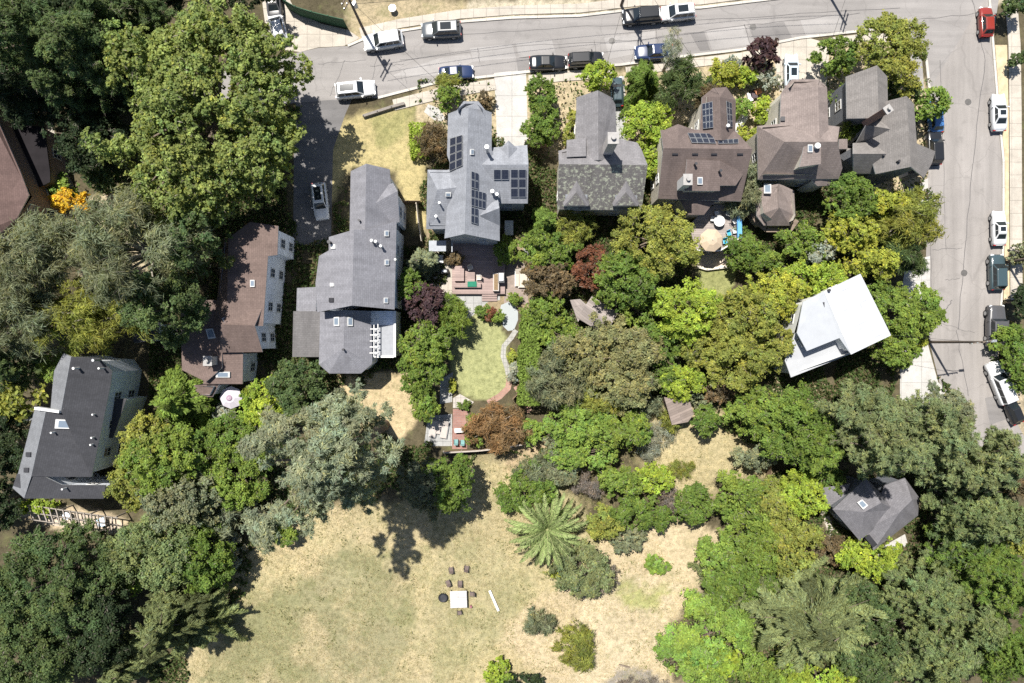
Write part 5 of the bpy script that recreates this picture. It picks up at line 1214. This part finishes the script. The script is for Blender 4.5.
T(62,187,18,14,2.6,'bush','bright','bright green shrub above the golden-yellow one')
T(104,176,20,18,5,'broad','dark','dark green leafy tree right of the golden-yellow shrub')
T(42,258,66,48,14,'feather','grey','feathery grey-green tree at the left edge below the yellow shrub',seed=8,twigs=12)
T(140,252,62,58,19,'feather','grey','widest feathery grey-green tree below the giant pale tree, bare branches showing',seed=9,twigs=14)
T(20,318,54,46,13,'feather','grey','feathery grey-green tree at the left edge above the charcoal roof',seed=10,twigs=8)
T(92,315,54,40,12,'feather','olive','feathery olive-green tree right above the charcoal roof',seed=12,twigs=10)
T(168,305,38,44,16,'broad','dark','dark leafy tree made dense to shade the red-brown house on its left')  # crown made tall and dense to cast shade on the roof
T(203,244,28,36,16,'broad','dark','dark tree with rusty lower leaves pressed against the red-brown house')
T(60,368,28,20,5,'bush','green','fresh green tree at the upper end of the charcoal roof')
T(15,368,30,34,8,'puff','dark','dark tree with yellow-lit tips at the left edge beside the charcoal roof',seed=14)
T(20,400,30,24,7,'coarse','olive','yellowish-tipped small tree left of the charcoal roof')
T(2,440,30,40,7,'broad','deep','shade-coloured tree added at the left edge beside the charcoal roof'); T(-6,505,26,30,6,'broad','deep','shade-coloured tree added at the left edge above the dark oaks')  # trees added in a shade-dark leaf colour to darken the bare ground
T(14,462,12,14,3.0,'bush','gold','small yellow-tipped shrub at the left edge')
T(36,507,22,9,2.5,'bush','lime','lime-green climber shrub at the lower corner of the charcoal roof')
# ---- middle left
T(172,404,34,34,8,'fir','green','bright green drooping conifer beside the white wall of the charcoal-roofed house',seed=2)
T(150,443,30,30,8,'broad','olive','pale green leafy tree covering the white wall, upper one',seed=31)
T(165,462,44,38,9,'broad','green','rounded green tree right of the charcoal-roofed house, middle one')
T(136,480,26,30,7,'broad','olive','light green tree hugging the rear of the charcoal-roofed house')
T(182,500,40,34,9,'broad','grey','dusty green tree between the round green tree and the dark oak thicket')
T(160,548,48,44,9,'broad','pale','broad pale-green clumpy tree beside the dark oaks',seed=33)
T(130,575,18,28,4,'bush','bright','bright green shrub at the left flank of the pale-green clumpy tree')
T(200,560,36,40,8,'broad','mid','mid-green tree at the edge of the dry lawn')
T(196,578,16,12,2.8,'bush','gold','yellow-flowered bush above the star-shaped cedar')
T(122,580,7,9,2,'bush','yellow','small orange-yellow shrub beside the bright green one')
T(228,552,18,22,3.0,'bush','silver','silvery shrub at the left edge of the dry lawn',var=.25)
T(222,520,20,26,5,'feather','blue','blue-grey feathery small tree left of the big blue-grey tree')
T(167,628,64,56,12,'cedar',(.15,.175,.075),'star-shaped grey-green cedar at the lower left lawn edge',seed=5)
T(212,432,13,11,2.4,'bush','bright','bright green shrub below the white umbrella')
T(222,412,12,9,1.6,'bush','silver','small silvery shrub just below the white umbrella')
T(266,404,27,30,6,'broad','lime','lime-green tree right of the white umbrella')
T(232,440,30,28,5,'broad','mid','mid-green shrubby tree below the lime-green one')
T(236,475,34,36,6.5,'broad','green','leafy green tree left of the big blue-grey tree')
T(215,470,16,24,4,'bush','grey','dusty shrub between the two leafy green trees at the lawn')
T(298,388,32,30,7,'broad','dark','dense dark green round tree behind the dusty brown flat roof',seed=41)
T(332,402,18,18,3.5,'bush','grey','grey-green bush in front of the octagonal wing')
T(338,455,74,70,34,'puff','blue','big blue-grey clumpy tree in the middle of the lawn edge',seed=77,twigs=16,thin=1,extra=((-45,62,30,26),(-60,-20,30,30)))
T(424,486,34,36,9,'puff',(.13,.15,.10),'blue-grey tree right of the big one, shade put into its darker leaf colour',seed=78)  # leaf colour darkened to paint the shaded side of the big tree
T(448,482,28,32,9,'broad','mid','green leafy tree half in shade right of the blue-grey trees')
T(285,536,14,12,2.6,'bush','green','small green shrub on the lawn left of the big blue-grey tree')
T(258,515,22,24,4,'bush','blue','blue-grey shrub at the foot of the big blue-grey tree')
# ---- lower left oaks
T(55,580,68,58,10,'broad','dark','broad dark oak filling the lower left corner, upper crown',seed=51,twigs=8)
T(30,640,60,52,9,'broad','dark','dark oak at the lower left corner, lower crown',seed=52)
T(95,620,40,60,8,'broad','deep','shade-coloured oak between the lower left crown and the cedar',seed=53)
T(120,672,40,28,7,'cedar','cedar','small cedar sprays at the bottom edge below the dark oaks',seed=9)
# ---- between houses
T(418,262,17,18,7,'fir','grey','bluish conifer beside the right wall of the grey house',seed=3)
T(412,285,17,18,5.5,'broad','mid','round green tree below the bluish conifer')
T(424,305,21,24,6,'broad','purple','purple-leaved plum between the grey house and the terrace garden',seed=15)
T(453,315,20,23,5,'feather','green','soft light-green tree beside the purple plum, at the lawn top',twigs=2)
T(425,345,27,26,6,'broad','green','leafy green tree below the purple plum')
T(420,372,24,24,5.5,'broad','mid','round mid-green tree at the corner of the backyard')
T(424,402,16,22,4.5,'broad','green','small green tree above the two wooden loungers')
T(508,250,14,16,3.2,'broad','green','small round tree at the right corner of the timber deck')
T(455,258,12,8,1.8,'bush','bronze','bronze shrub on the timber deck corner')
T(484,312,9,9,1.6,'bush','mid','small dark green shrub above the terrace lawn'); T(490,314,7,8,1.6,'bush','red','small reddish shrub above the terrace lawn'); T(499,316,9,7,1.5,'bush','green','small green shrub beside the smooth grey stone patio')
T(514,298,8,7,2,'bush','green','small green shrub below the cream daybeds'); T(452,386,4,10,1.0,'bush','gold','narrow yellow flower clump at the lawn edge'); T(512,356,5,8,1.0,'bush','gold','yellow flower clump beside the white stone path')
T(515,372,8,10,1.8,'bush','silver','silvery shrub beside the white stone path'); T(462,405,8,5,1.0,'bush','mid','low clipped shrub above the loungers')
T(497,428,32,26,4.5,'feather','rust','rusty brown-leaved tree above the wooden fence',seed=18,twigs=8); T(474,430,12,18,3,'bush','green','green shrub between the brick terrace and the rusty tree')
T(530,432,16,15,3.2,'bush','bright','bright round bush at the end of the brick path')
hedge([(529,405),(529,365),(530,340),(533,312)],2.1,3.2,'green','tall green hedge running down the right side of the terrace garden')
hedge([(417.5,123),(417.5,140),(419,158)],1.5,1.3,'lime','bright clipped hedge along the triangular dry lawn')
T(545,222,20,18,6,'fir','mid','upper of two stacked round conifers behind the dormered house',seed=6); T(538,248,20,22,6,'broad','green','lower rounded tree beneath the stacked conifer')
T(576,228,20,18,5,'feather','olive','loose olive tree behind the dormered house',twigs=3); T(556,250,24,20,5,'broad','mid','green tree between the loose olive and the red maple')
T(548,280,28,22,5.5,'broad','bronze','bronze-green tree left of the red maple',seed=22,var=.3); T(590,268,19,24,5.5,'broad','red','dark red maple behind the dormered house',seed=23)
T(545,312,24,18,5,'broad','green','leafy green tree left of the timber shed'); T(560,335,24,18,5,'broad','green','green tree beside the tall hedge')
T(655,240,44,38,9,'broad','olive','big yellow-olive dome tree behind the dormered house',seed=24); T(625,282,34,30,8,'broad','mid','dark green tree below the yellow-olive dome tree',seed=25)
T(650,168,7,12,3.5,'bush','bright','narrow bright green shrub between the dormered and brown houses')
T(686,312,34,31,8,'broad','lime','lime-green dome tree in the middle of the gardens',seed=26); T(640,310,22,18,5,'broad','green','green shrubby tree left of the lime-green dome')
T(742,318,38,36,8,'broad','olive','olive-green tree right of the lime-green dome, upper one',seed=27); T(736,362,36,30,8,'broad','olive','olive-green tree right of the lime-green dome, lower one',seed=28)
T(772,295,32,28,7,'broad','gold','yellowish olive tree above the white roof'); T(770,345,24,28,7,'broad','olive','olive tree hanging over the left end of the white roof')
T(606,352,54,34,8,'broad',(.215,.215,.10),'wide flowering olive-grey crown below the timber shed',seed=29,twigs=6); T(620,385,40,26,7,'broad',(.205,.215,.10),'flowering olive-grey crown, lower one beside the dry slope',seed=30)
T(556,378,34,30,6.5,'feather','grey','grey-green tree right of the tall hedge',twigs=4); T(684,382,24,20,5,'broad','lime','lime-green tree above the leaning shed'); T(715,390,22,14,4,'bush','bronze','dark bronze bush beside the leaning shed'); T(704,420,16,17,4.5,'broad','mid','green tree right of the leaning shed'); T(702,398,14,12,3,'bush','grey','grey-green shrub above the leaning shed')
T(576,424,36,22,6,'broad','bright','bright green tree on the slope left of the dry grass, upper one',seed=34); T(622,432,30,24,5.5,'broad','green','bright green tree beside the dry slope',seed=35); T(585,455,34,18,5,'broad','bright','bright green tree on the slope, lower one',seed=36); T(556,448,16,20,3.5,'bush','grey','grey shrub at the left of the bright green slope trees')
T(655,478,20,16,4,'broad','lime','lime-yellow bush at the edge of the dry slope'); T(622,482,26,20,4.5,'bush','green','green bush left of the lime-yellow bush'); T(590,485,20,16,2.6,'dry','twig','bare grey-twigged bush among the green bushes'); T(640,512,32,20,4,'broad','mid','mid-green bush above the pale dirt clearing'); T(604,522,20,19,4,'broad','olive','yellow-olive bush right of the palm')
T(526,490,30,26,3.8,'broad','mid','green bush above the palm'); T(560,470,22,18,3.2,'bush','grey','grey-green bush above and right of the palm'); T(628,540,20,14,3,'bush','grey','grey-green bush at the left of the pale dirt clearing')
palm(547,529,45,'large spiky palm with radiating grey-green fronds')
T(582,570,36,28,4.5,'broad',(.175,.205,.095),'grey-green bush below the palm',seed=42); T(602,578,18,16,2.2,'dry','twig','leafless grey bush at the right of the grey-green bush'); T(560,572,12,9,2.4,'bush','gold','golden bush at the foot of the palm')
T(535,623,20,14,2.0,'feather','grey','small rounded grey-green bush alone on the dry lawn'); T(574,645,21,26,2.8,'feather','olive','loose olive bush standing on the pale dirt'); T(656,565,13,11,1.2,'coarse','bright','small bright green plant in the middle of the dirt clearing'); T(497,673,15,14,2.6,'bush','lime','lime-green bush at the bottom edge'); T(525,682,24,8,2.5,'bush','deep','dark bush cut by the bottom edge')
T(640,692,32,16,1.2,'dry','twig','flat grey brush pile at the bottom edge of the dirt path')
T(693,505,20,22,4.5,'broad','mid','rounded green bush at the top of the dirt clearing'); T(740,500,34,28,5.5,'broad','green','green tree in the row above the right thicket, left one'); T(775,500,28,26,5.5,'broad','olive','green tree in the row above the right thicket, middle one'); T(798,492,28,26,6,'broad','lime','yellow-green dome beside the slate house')
T(655,345,26,22,5.5,'broad','mid','mid-green tree below the lime-green dome'); T(700,350,22,20,6,'broad','olive','olive tree between the lime dome and the lower olive one'); T(668,378,18,16,4.5,'broad','mid','small mid-green tree left of the lime-green one by the leaning shed'); T(535,470,22,16,3.5,'feather','grey','thin grey-green bush below the rusty tree'); T(600,400,34,16,5,'feather','olive','low olive-grey bush under the flowering crowns')
T(870,655,36,28,7,'broad','dark','dark green tree between the large cedar and the bottom clumpy tree'); T(775,668,40,20,4.5,'broad','green','green bush at the bottom edge left of the large cedar'); T(770,590,26,24,5,'broad','mid','mid-green bush at the upper left flank of the large cedar'); T(895,660,26,24,8,'puff','pale','small pale clumpy tree at the bottom edge'); T(965,560,36,34,10,'puff','mid','green clumpy tree between the redwoods and the pale clumpy ones'); T(975,620,36,34,10,'puff','pale','pale clumpy tree near the right edge'); T(830,480,16,14,4,'broad','mid','small green tree at the left corner of the slate house'); T(968,485,36,22,9,'broad','deep','shade-coloured tree between the low pine and the redwood'); T(760,455,26,14,4,'bush','grey','dusty bush on the shady edge of the dry slope'); T(957,548,28,22,8,'broad','dark','dark tree right of the slate house terrace')
T(654,440,20,22,2.4,'dry','silver','bare silvery brush on the dry slope'); T(672,418,12,14,2.4,'feather','olive','thin olive shrub below the leaning shed'); T(680,470,16,10,1.4,'dry','olive','dry weeds at the lower edge of the dry slope'); T(650,408,14,14,2.6,'feather','grey','grey-green shrub at the head of the dry slope'); T(668,500,12,16,2.6,'dry','twig','bare twigs above the dirt clearing')
# ---- right: street side and pines
T(540,92,17,18,5,'broad','mid','dark green tree beside the long pale driveway, upper one'); T(541,125,20,24,5,'broad','mid','dark green tree beside the long pale driveway, lower one'); T(572,126,10,18,2.5,'bush','olive','olive shrub along the left wall of the dormered house')
T(599,76,18,16,5.5,'broad','lime','small lime-green street tree in front of the dormered house'); T(449,97,14,14,4,'broad','green','green street tree above the blue-grey house'); T(450,80,14,8,4.2,'feather','olive','pale green street tree covering the dark blue car'); T(436,140,20,20,4,'feather','bronze','brownish-grey tree at the front of the blue-grey house',twigs=5); T(486,100,10,10,2,'bush','bronze','reddish-brown shrub at the front gable of the blue-grey house')
T(645,78,22,30,6,'spruce','mid','wispy dark conifer beside the navy sedan',seed=4); T(682,88,32,26,6,'feather','dark','wispy grey-branched tree in front of the brown house',seed=45,twigs=10); T(672,55,10,26,7,'dry','silver','tall thin bare-twigged sapling beside the navy sedan'); T(648,126,28,26,6,'broad','lime','yellow-green tree between the dormered and brown houses, upper one'); T(654,158,18,22,5,'broad','lime','yellow-green tree between the dormered and brown houses, lower one'); T(706,98,14,14,6.5,'feather','bronze','brown feathery branches over the front gable of the brown house')
T(763,54,19,17,5,'coarse','purple','purple-leaved plum on the upper pavement',seed=47); T(727,74,24,13,3,'bush','gold','yellow shrub in front of the brown house',rz=-.5); T(748,75,12,10,2.5,'bush','lime','lime shrub below the purple plum'); T(768,76,15,14,2.8,'bush','silver','silvery shrub below the purple plum'); T(732,62,10,8,2,'bush','silver','bluish-grey shrub left of the purple plum'); T(742,108,10,11,3,'bush','bright','bright shrub right of the brown house'); T(763,110,16,13,3,'bush','lime','lime shrub left of the pink-grey house'); T(750,135,12,16,3,'bush','gold','yellow-green shrub between the brown and pink-grey houses'); T(740,190,18,30,6,'feather','grey','olive tree between the sun deck and the garden cottage',twigs=3)
T(836,56,24,19,5.5,'broad','mid','dark green round tree right of the pale driveway'); T(893,52,37,42,8,'broad','olive','big olive-yellow tree on the street corner',seed=49); T(897,92,24,14,5,'broad','dark','dark green tree tucked under the corner olive-yellow one'); T(931,104,17,18,5,'broad','bright','round bright green kerbside tree over the blue car'); T(840,98,12,14,4.5,'broad','mid','green tree between the pink-grey and corner houses, upper one'); T(852,127,20,16,6,'feather','green','green tree in front of the corner house gables',twigs=2); T(870,85,8,6,2,'bush','rust','reddish shrub at the head of the corner house')
T(744,250,20,24,4.5,'broad','mid','green shrub-tree right of the sun deck'); T(765,262,20,14,3.5,'bush','green','green shrub below the garden cottage'); T(800,242,26,18,5.5,'broad','green','bright green tree right of the garden cottage')
T(815,252,22,18,5,'bush','silver','cream-flowering bush below the corner house'); T(850,200,30,26,7,'broad','mid','mid-green tree behind the corner house'); T(852,232,28,24,7,'broad','gold','yellow-green tree in the thicket above the white roof'); T(885,205,26,18,6.5,'broad','gold','yellow-leaved tree behind the corner house, nearest the street'); T(908,222,32,30,8,'feather','olive','leaning olive tree reaching over the cross street, pale trunk showing',seed=58,twigs=10); T(868,262,34,18,6.5,'broad','gold','yellow-green tree just above the white roof'); T(812,278,32,20,6,'broad','lime','lime-yellow tree at the upper left corner of the white roof'); T(905,258,24,22,6,'feather','dark','dark feathery tree right of the white roof, upper one',twigs=6)
T(908,312,38,32,7,'broad','green','broad green tree between the white roof and the cross street',seed=59); T(880,292,14,16,5,'broad','mid','small green tree at the right corner of the white roof'); T(895,350,24,20,6,'broad','green','green tree below the white roof right corner'); T(918,340,10,9,2.5,'bush','gold','yellow-tipped shrub at the foot of the slim pole')
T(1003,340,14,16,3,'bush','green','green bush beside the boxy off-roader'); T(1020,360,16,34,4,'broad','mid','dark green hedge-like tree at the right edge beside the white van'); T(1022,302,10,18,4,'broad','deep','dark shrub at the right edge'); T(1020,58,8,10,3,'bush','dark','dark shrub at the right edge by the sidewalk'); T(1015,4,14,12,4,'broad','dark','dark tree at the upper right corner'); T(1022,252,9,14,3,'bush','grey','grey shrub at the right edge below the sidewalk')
T(797,430,43,40,9,'broad','mid','broad green tree below the white roof',seed=60); T(758,412,32,28,7,'broad','green','green tree left below the white roof'); T(818,450,32,34,9,'puff','green','clumpy green tree left of the tall pines')
T(862,415,44,42,14,'puff','pine','tall pine just below the white roof, left of the group',seed=61,twigs=6); T(925,430,52,48,15,'puff','pine','tall pine in the middle of the group',seed=62,twigs=8); T(880,450,46,40,19,'puff','pine','tall pine shading the slate house',seed=63); T(990,458,46,42,14,'puff','pine','tall pine at the right end of the group',seed=64,twigs=6); T(940,410,30,30,12,'puff','grey','grey-green pine with bare white twigs beside the street end',seed=65,twigs=14); T(958,474,42,26,12,'puff','pine','low pine below the middle one',seed=66); T(1010,480,28,26,10,'puff','bronze','olive-brown pine at the right edge',seed=67)
T(970,515,44,42,12,'puff','pale','pale green redwood right of the slate house',seed=68); T(1005,520,34,34,11,'puff','pale','pale green redwood at the right edge',seed=69); T(1000,580,46,44,11,'puff','mid','green clumpy tree at the right edge, upper one',seed=70); T(1005,650,46,44,11,'puff','mid','green clumpy tree at the lower right corner',seed=71); T(925,590,46,44,10,'puff','pale','pale clumpy tree below the slate house',seed=72); T(935,650,54,46,10,'puff','pale','pale clumpy tree at the bottom edge',seed=73); T(870,555,32,24,6,'broad','lime','bright green tree just below the slate house'); T(862,610,32,36,6,'broad','dark','dark green shrubby tree beside the large cedar'); T(835,550,26,16,4,'bush','bronze','dull brown-green bush left below the slate house')
T(814,622,104,92,12,'cedar','cedar','large star-shaped cedar at the bottom right',seed=8); T(755,545,36,30,6.5,'broad','green','light green tree above the large cedar'); T(790,545,34,28,6.5,'broad','olive','yellow-green tree above the large cedar, right one'); T(722,558,28,26,5,'broad','bright','bright green bush at the right of the dirt clearing'); T(735,585,34,28,6,'broad','mid','mid-green tree left above the large cedar'); T(708,640,52,46,6.5,'broad','bright','large bright green dome at the bottom edge',seed=74); T(720,655,22,18,7.4,'coarse','lime','yellow-tipped branches on top of the bright green dome',twigs=8); T(820,678,40,14,5,'broad','lime','yellow-green bushes at the bottom edge below the large cedar'); T(1018,545,10,16,4,'broad','olive','yellowish tree at the right edge')

# ---- loose ground cover: weeds and grass tufts, leaf litter
def cover_stuff(name, n, zonefn, L, W, cols, seed, zmax):
    r = np.random.default_rng(seed); px = r.uniform(150, 1010, n*6); py = r.uniform(80, 683, n*6); k = zonefn(px, py, r); px, py = px[k][:n], py[k][:n]; n = len(px)
    C = np.c_[(px-CX)/PPM, -(py-CY)/PPM, r.uniform(.02, zmax, n)]; d = rdir(n, r); d[:, 2] = np.abs(d[:, 2])*.8+.2; N = unit(rdir(n, r)+np.array([0,0,.8])); kk = r.uniform(.6, 1.5, n)
    V, Q = quads(C, d, N, L*kk, W*kk, .2); V[:, 2] = np.maximum(V[:, 2], .006); K = np.array(cols)[r.integers(0, len(cols), n)]*r.uniform(.7, 1.25, (n, 1)); o = npmesh(name, V, Q, LEAF, None, np.repeat(K, 4, 0)); tag(o, kind='stuff')
FIELD = [(180,690),(230,590),(260,545),(320,500),(440,490),(480,462),(560,465),(640,400),(700,400),(765,445),(765,480),(700,520),(640,520),(700,590),(660,650),(680,690)]
cover_stuff('dry_grass', 70000, lambda x, y, r: inside(x+(vnoise(x*.03, y*.03, 71)-.5)*50, y+(vnoise(x*.03+9, y*.03, 72)-.5)*50, FIELD) & (vnoise(x*.05, y*.05, 5)+.25*r.random(len(x)) > .50), (.085), .018, [(.38,.31,.19),(.42,.34,.22),(.33,.28,.15),(.27,.25,.12)], 3, .06)
cover_stuff('weeds', 16000, lambda x, y, r: inside(x, y, FIELD) & (vnoise(x*.09+5, y*.09+9, 17, 3) > .64), .12, .035, [(.21,.215,.10),(.25,.24,.11),(.18,.19,.085)], 8, .22)
def under(x, y, r):
    x = x+(vnoise(x*.03, y*.03, 71)-.5)*50; y = y+(vnoise(x*.03+9, y*.03, 72)-.5)*50
    hard = inside(x, y, FIELD) | inside(x, y, [(610,495),(750,495),(745,610),(610,610)]) | inside(x, y, [(340,370),(424,370),(424,440),(350,440)]) | inside(x, y, [(185,640),(690,640),(690,700),(185,700)]) | inside(x, y, ZONES[2][2]) & (r.random(len(x)) > .12) | inside(x, y, ZONES[3][2])
    for q in ([(895,250),(935,250),(940,425),(890,425)], LOW+[(929,90),(1024,90),(1024,-9),(200,-9),(200,112)], RL+RR[:-1], [(296,101),(352,99),(345,115),(333,150),(331,245),(293,245)], [(340,90),(430,90),(430,240),(340,240)], [(450,240),(540,240),(540,460),(420,460)], [(494,73),(528,70),(528,148),(497,148)], [(690,200),(745,200),(745,300),(695,300)], [(995,0),(1024,0),(1024,320),(995,320)]): hard |= inside(x, y, q)
    return ~hard & (vnoise(x*.04, y*.04, 9) > .36)
cover_stuff('undergrowth', 220000, under, .16, .09, [(.07,.11,.03),(.10,.13,.045),(.16,.13,.07),(.05,.08,.025)], 4, .5)
# ================================================================ LIGHT AND CAMERA
EL = R_(64); SH = Vector((.50, -.866))           # direction the shadows run on the ground
sv = Vector((-SH.x*math.cos(EL), -SH.y*math.cos(EL), math.sin(EL)))
sl = bpy.data.lights.new('sun', 'SUN'); sl.energy = 5.0; sl.angle = R_(.53); sl.color = (1, .955, .88)
so = bpy.data.objects.new('sun', sl); COL.objects.link(so); so.location = (0, 0, 60)
so.rotation_euler = (-sv).to_track_quat('-Z', 'Y').to_euler()
w = bpy.data.worlds.new('World'); scene.world = w; w.use_nodes = True
nt = w.node_tree; bg = nt.nodes['Background']; sk = nt.nodes.new('ShaderNodeTexSky')
sk.sky_type = 'NISHITA'; sk.sun_disc = False; sk.sun_elevation = EL; sk.sun_rotation = math.atan2(sv.x, sv.y)
nt.links.new(sk.outputs[0], bg.inputs['Color']); bg.inputs['Strength'].default_value = .066
cam = bpy.data.cameras.new('camera'); cam.lens = 24; cam.sensor_width = 36; cam.clip_end = 3000
co = bpy.data.objects.new('camera', cam); COL.objects.link(co); co.location = (0, 0, H); co.rotation_euler = (0, 0, 0)
scene.camera = co
scene.render.engine = 'CYCLES'
scene.view_settings.view_transform = 'Standard'; scene.view_settings.look = 'None'; scene.view_settings.exposure = .8; scene.view_settings.gamma = 1
scene.cycles.max_bounces = 6; scene.cycles.diffuse_bounces = 3; scene.cycles.transmission_bounces = 3; scene.cycles.transparent_max_bounces = 4
scene.cycles.use_denoising = False
